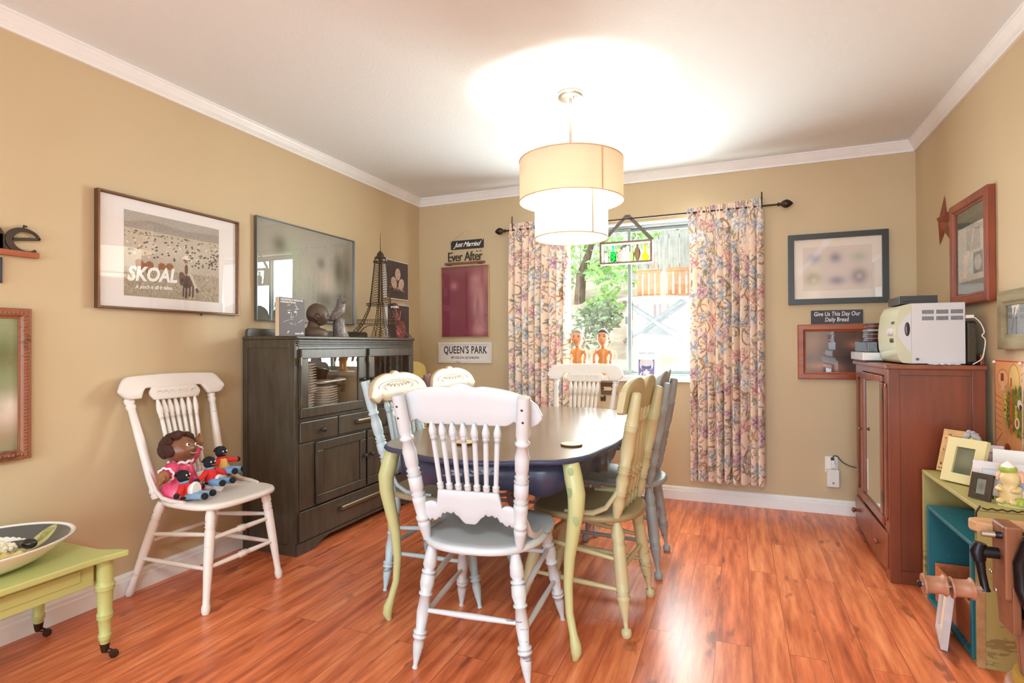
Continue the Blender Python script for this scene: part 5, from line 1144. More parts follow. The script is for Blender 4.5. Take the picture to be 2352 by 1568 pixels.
def floral(w, h, seed):
    global RNG
    RNG = np.random.default_rng(seed); cv = Canvas(w, h, (248, 224, 204), .95 / 1.95); r = RNG.random
    GR = [(150, 146, 116), (172, 164, 126), (134, 132, 114), (146, 148, 132), (124, 120, 110)]; BR = [(196, 152, 108), (176, 132, 92), (150, 118, 90)]
    PAL = [[(226, 176, 170), (204, 140, 142), (240, 208, 200)], [(228, 222, 218), (196, 190, 190), (244, 240, 236)], [(190, 186, 188), (158, 154, 164), (214, 210, 210)], [(206, 170, 178), (172, 128, 144), (226, 200, 204)], [(200, 196, 196), (170, 164, 172), (226, 222, 220)]]
    sp = lambda u, v, a, b, c, t=0, al=1: cv.spot(u, v, a, b, c, t, al)
    for k in range(70):       # curling golden-brown stems
        u, v, a, cu = r(), r(), r() * 6.28, .16 + .2 * r(); cu *= 1 if k % 2 else -1
        for q in range(26): sp(u, v, .0042, .0034, BR[k % 3], a, .75); u += .0056 * math.cos(a) / cv.asp; v += .0056 * math.sin(a); a += cu * (.35 + q * .035)
    pts = []
    for k in range(700):
        p = (r() * cv.asp, r())
        if all(math.hypot(p[0] - q[0], p[1] - q[1]) > .042 for q in pts): pts.append(p)
    for k, (x, v) in enumerate(pts):
        u = x / cv.asp; s = .016 + .012 * r(); P = PAL[int(r() * 5)]
        for q in range(7):
            b = r() * 6.28; d = s * (1.0 + .9 * r()); sp(u + d * math.cos(b) / cv.asp, v + d * math.sin(b), s * (.40 + .3 * r()), s * .17, GR[int(r() * 5)], b + .4 * (r() - .5), .62)
            if q % 3 == 0: sp(u + d * 1.25 * math.cos(b) / cv.asp, v + d * 1.25 * math.sin(b), s * .3, s * .05, (120, 110, 102), b, .6)
        if k % 4 == 3:         # lilac-like clusters of tiny petals
            for q in range(60): b, d = r() * 6.28, s * math.sqrt(r()) * .95; sp(u + d * math.cos(b) / cv.asp, v + d * 1.3 * math.sin(b), s * .13, s * .10, P[q % 3] if q % 5 else (214, 150, 150), b)
        else:
            for q in range(10): b = q * .628 + k; sp(u + s * .60 * math.cos(b) / cv.asp, v + s * .60 * math.sin(b), s * .46, s * .30, P[0] if q % 2 else P[2], b)
            for q in range(7): b = q * .9 + .4; sp(u + s * .28 * math.cos(b) / cv.asp, v + s * .28 * math.sin(b), s * .28, s * .18, P[2] if q % 2 else P[1], b)
            sp(u, v, s * .17, s * .17, P[1])
            for q in range(5): b = r() * 6.28; sp(u + s * .75 * math.cos(b) / cv.asp, v + s * .75 * math.sin(b), s * .16, s * .045, (140, 126, 128), b + 1.5, .6)
    for k in range(420): sp(r(), r(), .0028 + .003 * r(), .0026, [(204, 120, 124), (158, 154, 164), (160, 150, 118), (220, 168, 158)][k % 4])
    return cv
M_CURT = attr_mat('floral_curtain_cloth', .85, .15, .04, .15)
def curtain(label, x0, x1, zt0, zt1, zb, seed, nf, flare):
    w, h = 270, 500; cv = floral(w, h, seed)
    u = np.linspace(0, 1, w); v = np.linspace(0, 1, h); U, V = np.meshgrid(u, v)
    rg = np.random.default_rng(seed); ph = np.cumsum(.7 + .6 * rg.random(nf * 2)); warp = np.interp(U, np.linspace(0, 1, nf * 2), ph / ph[-1])
    th = warp * nf * 2 * math.pi
    depth = .016 + .030 * np.clip((.93 - V) / .25, 0, 1) * (1 - .25 * np.sin(warp * 9)); fold = 2 * np.abs(np.sin(th / 2)) ** .5 - 1 + .15 * np.sin(th * .37 + 3 * V)
    top = np.clip((V - .925) / .075, 0, 1)
    Y = -.085 - depth * fold * (1 - .55 * top) - .012 * np.sin(th * 3) * top * .6
    Y = np.minimum(Y, -.022)
    X = x0 + (x1 - x0) * (U + .018 * np.cos(th) * (1 - top) * .9)
    X = X + (U - .5) * flare * (1 - V) * (x1 - x0)
    if seed == 11: X = X - .018 * np.clip((V - .9) / .1, 0, 1) * np.clip((.06 - U) / .06, 0, 1) * 1.5
    zt = zt0 + (zt1 - zt0) * U; Z = zb + (zt - zb) * V + .008 * np.sin(th) * (1 - V) ** 4
    t = thing('curtain', label, 'curtain', (0, 0, 0))
    t.location = ((x0 + x1) / 2, -.085, zb); P = np.stack([X - (x0 + x1) / 2, Y + .085, Z - zb], -1)
    sheet('cloth', P, cv, M_CURT, t); return t
curtain('floral curtain right of the window', 2.315, 2.790, 2.118, 2.150, .176, 11, 9, 0)
curtain('floral curtain left of the window behind the lamp', .912, 1.405, 2.128, 2.150, .176, 12, 9, -.06)

# ------------------------------------------------------------------ hanging bottle shelf
M_OLDW = wood('old_grey_wood', (110, 90, 70), (160, 136, 108), 0, .7)
bs = thing('hanging_shelf', 'narrow open wood box shelf hung by ribbon in the window', 'shelf', (1.863, -.135, 1.742))
m = MB(); m.box((-.193, -.035, 0), (.193, .035, .014)); m.build('bottom_board', M_OLDW, bs, .001)
m = MB(); m.box((-.193, -.035, .150), (.193, .035, .164)); m.build('top_board', M_OLDW, bs, .001)
for s in (-1, 1): m = MB(); m.box((s * .186 - .007, -.035, .014), (s * .186 + .007, .035, .150)); m.build('side_board', M_OLDW, bs, .001)
bs.rotation_euler = (0, 0, 0)
M_RIB = plain('checked_ribbon', (120, 112, 106), .8, var=.5, vscale=160)
for s in (-1, 1):
    m = MB(); dz = Vector((.010, 0, .009 * s)); a_, b_ = Vector((s * .188, 0, .166)), Vector((s * .004, .055, .371)); m.add([a_ - dz, a_ + dz, b_ + dz, b_ - dz], [(0, 1, 2, 3)]); o = m.build('ribbon', M_RIB, bs); o.modifiers.new('thick', 'SOLIDIFY').thickness = .002
    m = MB(); m.ball((s * .19, 0, .168), (.010, .008, .006), 8, 6); m.build('knot', M_RIB, bs)
m = MB(); m.tube([(-.004, .05, .366), (0, .05, .372), (.004, .05, .366)], .006, 6); m.build('ribbon_loop', M_RIB, bs)
def bglass(name, c, dens=.85):
    m, nt, n, b = _new(name); b.inputs['Base Color'].default_value = srgb(*c); b.inputs['Transmission Weight'].default_value = dens; b.inputs['Roughness'].default_value = .05; b.inputs['IOR'].default_value = 1.25; b.inputs['Specular IOR Level'].default_value = .5; return m
BP = dict(round=[(0, .014), (.06, .024), (.3, .026), (.5, .022), (.62, .011), (.85, .0105), (.9, .0135), (1, .0125)], tall=[(0, .010), (.05, .020), (.45, .023), (.6, .019), (.72, .0095), (.9, .009), (.92, .012), (1, .011)], flask=[(0, .006), (.1, .012), (.35, .023), (.55, .025), (.75, .018), (.85, .010), (.92, .008), (1, .009)], slim=[(0, .008), (.05, .013), (.6, .013), (.72, .007), (.92, .007), (1, .009)], onion=[(0, .012), (.06, .026), (.28, .031), (.45, .024), (.55, .013), (.8, .010), (.88, .013), (1, .012)])
def bottle(label, x, shape, h, c, y=0, bumps=False, flat=1, dens=.8, cap=None):
    t = thing('glass_bottle', label, 'bottle', (1.863 + x, -.135 + y, 1.742 + .0145), 0, 'bottles on the hanging shelf'); mt = bglass('tinted_glass', c, dens)
    m = MB(); m.lathe(BP[shape], (0, 0, 0), (0, 0, h), 18)
    m.v = [(a, b * flat, cc) for a, b, cc in m.v]
    if bumps:
        for k in range(5):
            for q in range(8): a = q * .785 + k * .39; r = np.interp(.12 + k * .12, [p for p, _ in BP[shape]], [q_ for _, q_ in BP[shape]]); m.ball((r * math.cos(a), r * math.sin(a), h * (.12 + k * .12)), .006, 6, 5)
    m.build('body', mt, t); m = MB(); m.lathe([(0, .012 if shape != 'slim' else .009), (1, .012 if shape != 'slim' else .009)], (0, 0, h * .985), (0, 0, h * 1.0 + .003), 12); m.build('lip', mt, t)
bottle('bubbly emerald green bottle on the hanging shelf', -.096, 'tall', .118, (20, 150, 50), -.010, bumps=True)
bottle('small grey-brown bottle just right of the emerald one', -.050, 'flask', .088, (120, 104, 90), .017, dens=.45)
bottle('slim clear bottle in the middle of the hanging shelf, left one', -.016, 'slim', .100, (236, 240, 238), -.006, dens=.95)
bottle('slim clear bottle in the middle of the hanging shelf, right one', .013, 'slim', .108, (232, 238, 230), -.004, dens=.95)
bottle('light green bottle behind the dark oval one', .044, 'tall', .112, (112, 170, 70), .012, dens=.5)
bottle('dark brown flat oval bottle on the hanging shelf', .084, 'flask', .116, (72, 52, 36), -.014, flat=.5, dens=.5)
bottle('amber round-bodied bottle at the right end of the shelf', .138, 'onion', .112, (226, 104, 14), dens=.6)
bottle('tiny clear vial with a red berry at the left end of the shelf', -.150, 'slim', .070, (240, 240, 236), dens=.95)
m = MB(); m.ball((0, 0, 0), .006, 8, 6); tag(m.build('berry', plain('red_berry', (190, 40, 60), .4), None, 0, (1.863 - .150, -.135, 1.742 + .0145 + .0765)), 'red berry resting on the tiny clear vial', 'berry')

# ------------------------------------------------------------------ window sill: two bobbleheads and a card
M_FIG = plain('orange_figure_skin', (206, 142, 100), .45); M_TORSO = plain('amber_resin', (204, 132, 66), .35, var=.1); M_HAIRG = plain('grey_hair', (128, 118, 106), .7); M_HAIRB = plain('dark_hair', (62, 46, 40), .7); M_GOLD = plain('gold_resin', (226, 176, 96), .35)
def bobble(label, x, hair):
    t = thing('bobblehead', label, 'figurine', (x, -.005, .9055), 0, 'bobbleheads on the window sill')
    m = MB(); m.lathe([(0, .052), (.7, .050), (1, .046)], (0, 0, 0), (0, 0, .022), 24); m.build('base', M_TORSO, t)
    for s in (-1, 1):
        m = MB(); m.tube([(s * .022, 0, .02), (s * .022, 0, .055), (s * .020, 0, .10)], [.017, .017, .020], 12); m.build('leg', M_GOLD, t)
    m = MB(); m.rings([[(rx * math.cos(a), ry * math.sin(a), z) for a in np.linspace(0, 2 * math.pi, 22, endpoint=False)] for z, rx, ry in ((.095, .046, .030), (.11, .046, .032), (.13, .036, .028), (.16, .046, .032), (.185, .056, .032), (.20, .050, .028), (.208, .022, .02), (.225, .015, .015))]); m.build('torso', M_TORSO, t)
    for s in (-1, 1):
        m = MB(); m.tube([(s * .052, 0, .190), (s * .070, -.012, .155), (s * .066, -.030, .115)], [.016, .014, .011], 10); m.ball((s * .064, -.034, .108), (.012, .012, .013), 10, 8)
        for k in range(4): m.tube([(s * .064 + (k - 1.5) * .005, -.038, .101), (s * .064 + (k - 1.5) * .005, -.041, .092)], .0026, 6)
        m.build('arm', M_FIG, t)
    def hp(a, b):
        x, y, z = .036 * math.cos(b) * math.sin(a), -.042 * math.cos(b) * math.cos(a), .058 * math.sin(b)
        f = max(0, math.cos(a)); y -= .012 * math.exp(-((b + .08) / .16) ** 2) * f ** 40 + .004 * math.exp(-((b + .55) / .08) ** 2) * f ** 8 + .006 * math.exp(-((b + .95) / .2) ** 2) * f ** 4; y += .005 * math.exp(-((b - .15) / .1) ** 2) * math.exp(-((abs(a) - .45) / .18) ** 2)
        return (x * (1 - .15 * max(0, -b)), y, z)
    m = MB(); m.rings([[hp(2 * math.pi * i / 32, -math.pi / 2 + math.pi * (j + .4) / 24) for i in range(32)] for j in range(24)]); h = m.build('head', M_FIG, t, 0, (0, -.002, .288)); h.scale = (1.28, 1.2, 1.22)
    m = MB(); m.rings([[Vector(hp(q, b)) * (.94 + .15 * min(1, max(0, (lim - abs(math.remainder(q - math.pi, 2 * math.pi))) / .18 + .5))) for q in np.linspace(0, 2 * math.pi, 40, endpoint=False)] for b, lim in ((-.55, 1.0), (-.35, 1.25), (-.1, 1.5), (.15, 1.65), (.35, 1.85), (.5, 2.1), (.62, 2.5), (.75, 3.4), (1.0, 3.4), (1.25, 3.4), (1.5, 3.4))]); m.build('hair', hair, h)
    for s in (-1, 1):
        m = MB(); m.ball((s * .038, .002, -.002), (.005, .010, .014), 8, 6); m.build('ear', M_FIG, h)
        m = MB(); m.ball((s * .014, -.036, .010), (.006, .003, .0035), 8, 6); m.build('eye', M_HAIRB, h)
        m = MB(); m.tube([(s * .007, -.040, .020), (s * .015, -.039, .023), (s * .022, -.035, .020)], .0018, 5); m.build('eyebrow', hair, h)
    m = MB(); m.tube([(x_, -.0445 + abs(x_) * .3, -.030 + x_ * x_ * 20) for x_ in np.linspace(-.013, .013, 6)], .0018, 5); m.build('mouth', plain('lips', (176, 90, 66), .5), h)
bobble('grey-haired bobblehead with amber torso, left on the window sill', 1.452, M_HAIRG); bobble('dark-haired bobblehead with amber torso, right on the window sill', 1.655, M_HAIRB)
cv = Canvas(60, 80, (112, 110, 150), .66); cv.ell(.5, .66, .40, .26, (208, 204, 212)); cv.ell(.22, .50, .16, .24, (204, 200, 210)); cv.ell(.78, .50, .16, .24, (204, 200, 210)); cv.ell(.5, .93, .14, .05, (236, 232, 236)); cv.poly([(.22, .45), (.5, .36), (.78, .45), (.82, .3), (.18, .3)], (92, 90, 146)); cv.rect(.3, .02, .72, .20, (226, 170, 176)); cv.ell(.5, .14, .16, .08, (214, 222, 240)); cv.ell(.5, .23, .06, .05, (250, 240, 236)); cv.poly([(.05, 0), (.16, 0), (.24, .12), (.2, .16)], (236, 236, 244))
cd = thing('greeting_card', 'blue card with a white shirt picture standing on the sill', 'card', (1.985, -.012, .9055))
T = Matrix.Rotation(R_(-9), 4, 'X'); m = MB(); m.boxm(T @ Vector((0, 0, .09)), (.124, .0015, .180), T); m.build('card_front', M_WHITE, cd)
m = MB(); T2 = Matrix.Translation((0, .02, 0)) @ Matrix.Rotation(R_(7), 4, 'X'); m.boxm(T2 @ Vector((0, .014, .085)), (.124, .0015, .168), T2); m.build('card_back', M_WHITE, cd)
flat_sheet('print', T @ frameM((0, -.0012, .09), (1, 0, 0), (0, 0, 1)), .118, .174, cv, INK, cd)

# ------------------------------------------------------------------ right wall
M_STAR = wood('rusty_star', (98, 48, 24), (150, 82, 44), 2, .7)
st = MB(); R1, R2 = .145, .055; pts = []
for k in range(10): a = math.pi / 2 + k * math.pi / 5; r = R1 if k % 2 == 0 else R2; pts.append((r * math.cos(a), r * math.sin(a)))
K = WALL_R(-.535, 1.812); K3 = K.copy(); K3.translation = (0, 0, 0)
st.add([K3 @ Vector((x, y, .002)) for x, y in pts] + [K3 @ Vector((0, 0, .032)), K3 @ Vector((0, 0, .002))], [(k, (k + 1) % 10, 10) for k in range(10)] + [((k + 1) % 10, k, 11) for k in range(10)])
tag(st.build('barn_star', M_STAR, None, 0, K.to_translation()), 'rusty brown five-pointed barn star by the corner', 'wall star')
M_REDW = wood('red_brown_frame', (110, 46, 26), (162, 82, 50), 2, .35)
cv = Canvas(90, 104, (104, 96, 78), .33 / .40)
cv.rect(.05, .15, .95, .80, (196, 190, 176)); cv.rect(.05, .80, .95, .88, (86, 84, 68)); cv.blob(.5, .05, .6, .1, (120, 108, 80), .8)
cv.rect(.35, .50, .80, .74, (168, 160, 146)); cv.rect(.58, .22, .88, .46, (120, 116, 100)); cv.ell(.72, .34, .12, .09, (176, 170, 154)); cv.poly([(.22, .2), (.34, .2), (.44, .50), (.36, .52), (.24, .44)], (226, 200, 178)); cv.line((.5, .5), (.6, .74), .02, (196, 190, 180)); cv.grain(.03, 2)
picture('wooden_framed_photo', 'red-brown wood framed photo collage on the right wall', 'picture', WALL_R(-.946, 1.590), .475, .520, .052, .034, M_REDW, cv)
M_GREYW = wood('weathered_grey_frame', (120, 108, 80), (168, 156, 122), 1, .8)
cv = Canvas(70, 60, (150, 150, 150), .27 / .12); cv.rect(0, 0, .3, 1, (120, 120, 118)); cv.poly([(.15, 1), (.4, 1), (.2, .45)], (236, 226, 214)); cv.poly([(.5, 1), (1, .6), (1, 0), (.3, 0), (.3, .6)], (140, 142, 144)); cv.line((.3, .55), (.3, 0), .05, (60, 60, 58)); cv.line((.25, .9), (.15, .1), .04, (48, 48, 46)); cv.grain(.03, 2)
picture('driftwood_frame', 'weathered grey-green wood framed picture above the game board poster', 'picture', WALL_R(-1.463, 1.237), .40, .245, .062, .030, M_GREYW, cv)
# board-game poster pinned to the wall
cv = Canvas(170, 170, (240, 178, 122), .40 / .40)
cv.blob(.3, .2, .5, .4, (236, 160, 106), .8); cv.blob(.9, .75, .4, .3, (240, 214, 140), .9)
cv.ell(.20, .80, .14, .11, (190, 110, 76)); cv.ell(.20, .80, .13, .10, (244, 190, 142)); cv.rect(.15, .78, .22, .86, (150, 70, 56)); cv.poly([(.14, .68), (.26, .68), (.21, .78), (.19, .78)], (240, 206, 180))
cv.ell(.46, .79, .13, .185, (170, 130, 66)); cv.ell(.46, .79, .12, .175, (242, 210, 140)); cv.ell(.86, .79, .13, .185, (150, 130, 60)); cv.ell(.86, .79, .12, .175, (244, 222, 140)); cv.rect(.38, .74, .41, .82, (196, 74, 54))
cv.blob(.56, .48, .30, .22, (128, 128, 52), 1.3, 4)
for k in range(220): a = RNG.random() * 6.28; cv.spot(.56 + .30 * math.cos(a) * (.75 + .35 * RNG.random()), .48 + .22 * math.sin(a) * (.75 + .4 * RNG.random()), .026, .012, [(98, 108, 44), (142, 142, 62), (84, 92, 40)][k % 3], a)
for k in range(6): cv.line((.0, .62 - .07 * k), (.16, .59 - .07 * k), .004, (150, 92, 56))
cv.line((.04, .10), (.18, .22), .006, (150, 92, 56))
for k in range(9): cv.line((.24 + .05 * k, .26), (.24 + .05 * k, .04), .003, (190, 120, 70))
cv.line((.655, 1), (.645, .5), .022, (226, 200, 186)); cv.line((.645, .5), (.635, 0), .020, (222, 196, 172))
for k in range(24): v = RNG.random(); cv.spot(.645 + .015 * RNG.normal(), v, .012, .006, (150, 120, 110) if v > .3 else (120, 90, 60), RNG.random() * 3)
cv.ell(.58, .56, .05, .05, (236, 224, 220)); cv.ell(.60, .53, .03, .03, (90, 56, 62)); cv.ell(.52, .36, .055, .062, (246, 226, 196)); cv.ell(.52, .36, .025, .04, (176, 90, 66)); cv.ell(.83, .52, .06, .07, (246, 226, 196)); cv.ell(.84, .52, .028, .045, (186, 96, 70))
cv.ell(.30, .07, .07, .05, (150, 70, 40)); cv.ell(.12, .07, .08, .06, (240, 176, 140))
for u0, v0, u1, v1 in ((0, 0, .012, 1), (.988, 0, 1, 1), (0, .985, 1, 1), (0, 0, 1, .03)): cv.rect(u0, v0, u1, v1, (216, 70, 54))
K = WALL_R(-1.366, .866); K3 = K.copy(); K3.translation = (0, 0, 0)
bp = thing('game_poster', 'colourful game board poster with red border pinned to the right wall', 'poster', K.to_translation())
flat_sheet('print', K3 @ Matrix.Translation((0, 0, .004)), .40, .40, cv, INK, bp); m = MB(); m.boxm(K3 @ Vector((0, 0, .0018)), (1, 1, 1), K3 @ Matrix.Diagonal((.40, .40, .0030, 1))); m.build('sheet', M_WHITE, bp)
M_RL = plain('red_ink', (232, 92, 64), .6); M_YL = plain('yellow_ink', (246, 208, 96), .6)
for txt, x, y, s, mt, r_ in (('GAME', -.078, .028, .052, M_YL, 1), ('FISHERMAN', -.022, .018, .047, M_RL, 1), ('THE', .022, .005, .040, M_YL, 1)):
    text_part('lettering', mt, bp, '\n'.join(txt), s * .62, .0004, K3 @ Matrix.Translation((x - .02, y - .02, .0046)), sx=1.1, bold=.0012, lines=.82)
for x in (-.19, .055): m = MB(); m.ball(K3 @ Vector((x, .192, .010)), .007, 10, 8); m.build('pin', plain('clear_pin', (236, 220, 206), .2), bp)

# ------------------------------------------------------------------ brown cabinet with a mirrored door
M_MAHO = wood('mahogany_veneer', (92, 42, 25), (142, 70, 43), 2, .32, .6, .3); M_MAHOF = wood('mahogany_front', (104, 50, 30), (150, 82, 52), 2, .35, .8, .2)
M_MIRROR = plain('door_mirror', (225, 225, 220), .02, 1.0)
CX0, CX1, CY0, CY1, CZ = 3.292, 3.665, -1.132, -.340, 1.040
cb = thing('cabinet', 'tall red-brown wooden cabinet with a mirrored door in the right corner', 'cabinet', (0, 0, 0)); cb.location = (3.29, 0, 0)
o = -3.29
m = MB(); m.box((CX0 + o + .016, CY0 + .012, .03), (CX1 + o, CY1 - .012, CZ - .02)); m.build('carcass', M_MAHO, cb, .002)
for y in (CY0, CY1 - .012):
    m = MB(); m.box((CX0 + o, y, 0), (CX0 + o + .045, y + .012, CZ - .02)); m.box((CX1 + o - .05, y, 0), (CX1 + o, y + .012, CZ - .02)); m.box((CX0 + o + .044, y + .003, .0), (CX1 + o - .049, y + .010, .06)); m.box((CX0 + o + .044, y + .003, CZ - .05), (CX1 + o - .049, y + .010, CZ - .02))
    m.build('side_frame', M_MAHO, cb, .002)
m = MB(); m.box((CX0 + o - .016, CY0 - .014, CZ - .022), (CX1 + o + .004, CY1 + .012, CZ)); m.build('top', M_MAHOF, cb, .006, seg=3)
m = MB(); m.box((CX1 + o - .012, CY0 + .02, CZ), (CX1 + o + .004, CY1, CZ + .05)); m.build('back_rail', M_MAHO, cb, .003)
m = MB()
for a, b_, c, d in ((CY0 + .012, -1.045, .0, CZ - .02), (-.545, CY1 - .012, .0, CZ - .02), (-1.045, -.545, .985, CZ - .02), (-1.045, -.545, .232, .246)): m.box((CX0 + o, a, c), (CX0 + o + .016, b_, d))
m.box((CX0 + o, CY0 + .10, .03), (CX0 + o + .016, CY1 - .10, .05)); m.build('face_frame', M_MAHOF, cb, .002)
for y in (-1.092, -.425):
    m = MB()
    m.box((CX0 + o - .010, y - .012, .30), (CX0 + o, y + .012, .93)); m.ball((CX0 + o - .005, y, .93), (.006, .012, .02), 8, 6); m.ball((CX0 + o - .005, y, .30), (.006, .012, .02), 8, 6)
    m.build('pilaster', M_MAHOF, cb, .004)
m = MB(); dz0, dz1, dy0, dy1, w = .250, .982, -1.042, -.548, .046
for a, b_, c, d in ((dy0, dy1, dz0, dz0 + w), (dy0, dy1, dz1 - w * .7, dz1), (dy0, dy0 + w, dz0 + w, dz1 - w * .7), (dy1 - w, dy1, dz0 + w, dz1 - w * .7)): m.box((CX0 + o - .012, a, c), (CX0 + o + .004, b_, d))
dr = m.build('door', M_MAHOF, cb, .005)
m = MB(); m.box((CX0 + o - .002, dy0 + w, dz0 + w), (CX0 + o + .003, dy1 - w, dz1 - w * .7)); m.build('mirror', M_MIRROR, dr)
knob(dr, CX0 + o - .012, -.572, .655, M_PULL, .011, (-1, 0, 0))
for z in (.36, .86): m = MB(); m.box((CX0 + o - .016, dy0 - .004, z), (CX0 + o - .010, dy0 + .006, z + .05)); m.build('hinge', M_PULL, dr)
m = MB(); m.box((CX0 + o - .012, -1.11, .055), (CX0 + o + .002, -.36, .228)); dw = m.build('drawer', M_MAHOF, cb, .005)
knob(dw, CX0 + o - .011, -.425, .150, M_MAHOF, .016, (-1, 0, 0)); knob(dw, CX0 + o - .011, -.998, .150, M_MAHOF, .016, (-1, 0, 0))
# on the cabinet: microwave
M_MW = plain('microwave_white', (212, 210, 212), .3); M_MWF = plain('microwave_cream_front', (204, 202, 172), .3); M_SLOT = plain('vent_slot', (70, 66, 62), .6); M_DKG = plain('dark_glass', (58, 46, 44), .1)
CT = CZ + .0005
mw = thing('microwave', 'white microwave oven with a curved cream front on the brown cabinet', 'microwave', (3.33, -1.092, CT + .004))
m = MB(); m.box((.065, 0, 0), (.275, .36, .288)); m.build('body', M_MW, mw, .003)
m = MB()
for r in range(2):
    for g in range(3):
        for k in range(10): x = .108 + g * .056 + k * .0047; m.box((x, -.0012, .236 - r * .030), (x + .0027, .001, .255 - r * .030))
m.build('vents', M_SLOT, mw)
cur = [(.065, .288), (.030, .280), (.012, .245), (.003, .18), (.0, .13), (.003, .07), (.015, .02), (.028, .004), (.065, .0)]
m = MB(); m.rings([[(x, y, z) for x, z in cur] for y in (.002, .12, .24, .358)], True); m.build('front_panel', M_MWF, mw, 0)
cur2 = [(x - .0015, z) for x, z in cur]
m = MB(); m.box((.016, .04, .19), (.0045, .10, .205)); m.build('display', M_SLOT, mw)
m = MB(); m.lathe([(0, .022), (.7, .02), (1, .015)], (.006, .07, .155), (-.018, .07, .155), 20); m.build('dial', M_MW, mw)
for k in range(3): m = MB(); m.ball((.0, .045 + .025 * k, .112), (.004, .007, .012), 8, 6); m.build('button', M_SLOT, mw)
m = MB(); m.rings([[(.062 - .052 * math.sin(q * math.pi) ** 1.0 * s + .0, -.0015, .05 + .2 * q) for q in np.linspace(0, 1, 12)] + [(.064, -.0015, .05 + .2 * q) for q in np.linspace(1, 0, 12)] for s in (1.0,)] + [[(.062 - .052 * math.sin(q * math.pi), .004, .05 + .2 * q) for q in np.linspace(0, 1, 12)] + [(.064, .004, .05 + .2 * q) for q in np.linspace(1, 0, 12)]], False); m.build('door_edge', M_MW, mw)
m = MB(); m.ball((.048, -.002, .165), (.011, .003, .034), 12, 8); m.build('latch_recess', M_DKG, mw)
m = MB(); m.lathe([(0, .007), (1, .007)], (.088, .001, .022), (.088, -.003, .022), 12); m.ball((.088, -.003, .022), .004, 8, 6); m.build('foot_screw', M_STEEL, mw)
for x in (.09, .25):
    for y in (.04, .32): m = MB(); m.lathe([(0, .01), (1, .01)], (x, y, 0.001), (x, y, -.004), 10); m.build('foot', M_BLACKP, mw)
m = MB(); V = []; n = 14
for j in range(n + 1):
    for i in range(n + 1): V.append((i / n * .12 - .06, j / n * .03 - .015, .004 + .003 * math.sin(i * 1.9) * math.cos(j * 1.3)))
m.add(V, [(j * (n + 1) + i, j * (n + 1) + i + 1, (j + 1) * (n + 1) + i + 1, (j + 1) * (n + 1) + i) for j in range(n) for i in range(n)]); pp = m.build('paper_scrap', M_WHITE, None, 0, (3.515, -1.112, CT)); pp.modifiers.new('thick', 'SOLIDIFY').thickness = .001; tag(pp, 'crumpled cream paper scrap at the foot of the microwave', 'paper')
bx = MB(); bx.box((0, 0, 0), (.155, .22, .040)); bx.box((.01, -.001, .012), (.06, .002, .016)); tag(bx.build('receiver_box', plain('black_box', (50, 48, 50), .35), None, .003, (3.362, -1.03, CT + .004 + .2885)), 'flat black box lying on top of the microwave', 'box')
# turntable with smoked lid, discs on top
tt = thing('turntable', 'silver turntable with a smoked lid at the far end of the cabinet', 'record player', (3.262, -.725, CT + .008))
m = MB(); m.prism([(0, 0), (.385, 0), (.385, .36), (0, .36)], .045, Matrix()); m.build('plinth', plain('silver_plinth', (216, 212, 204), .3, .3), tt, .004)
m = MB(); m.box((.012, .012, -.008), (.37, .34, .0)); m.build('base', M_BLACKP, tt)
m = MB(); m.lathe([(0, .14), (1, .14)], (.20, .18, .045), (.20, .18, .058), 36); m.build('platter', M_BLACKP, tt)
SMOKE = glass('smoked_acrylic', (.55, .48, .45), 1.2)
m = MB(); m.box((.02, .01, .046), (.38, .35, .105)); m.build('dust_cover', SMOKE, tt, .004)
m = MB(); m.lathe([(0, .010), (.3, .007), (1, .005)], (.03, .03, .046), (.03, .03, .102), 10); m.build('lid_prop', M_STEEL, tt)
DC = [((62, 50, 46)), ((150, 70, 50)), ((50, 60, 58)), ((120, 80, 62)), ((40, 38, 40)), ((170, 160, 150))]
for k in range(9):
    m = MB(); m.box((0, 0, 0), (.145, .128, .0105)); c = DC[k % 6]
    o_ = m.build('disc_case', plain('disc_case_%d' % k, c, .15), None, .0008, (3.295 + .003 * math.sin(k * 2), -.67 + .004 * math.cos(k * 3), CT + .008 + .1055 + k * .0112)); tag(o_, 'disc case in the stack on the turntable lid, %s' % ('bottom one', 'second from the bottom', 'third from the bottom', 'fourth from the bottom', 'middle one', 'fourth from the top', 'third from the top', 'second from the top', 'topmost one')[k], 'disc case', 'disc cases on the turntable lid')
for k in range(2): pass
sp = thing('speaker', 'small black mesh speaker behind the microwave', 'speaker', (3.608, -1.115, CT))
m = MB(); m.box((.0, .03, 0), (.042, .20, .205)); m.build('cabinet', M_BLACKP, sp, .012, seg=3); m = MB(); m.box((.004, .022, .012), (.038, .032, .193)); m.build('grille', plain('speaker_mesh', (74, 64, 48), .8, var=.5, vscale=300), sp, .006)
m = MB(); m.tube(smooth([(3.612, -1.120, CT + .222), (3.632, -1.128, CT + .214), (3.650, -1.135, CT + .185), (3.658, -1.14, CT + .15), (3.650, -1.14, CT + .135), (3.662, -1.14, CT + .11), (3.656, -1.13, CT + .04), (3.640, -1.142, CT + .022), (3.615, -1.142, CT + .004)]), .0025, 6); m.box((3.598, -1.126, CT + .216), (3.626, -1.112, CT + .230)); tag(m.build('white_cable', M_PLATE), 'thin white cable looping beside the black speaker', 'cable')

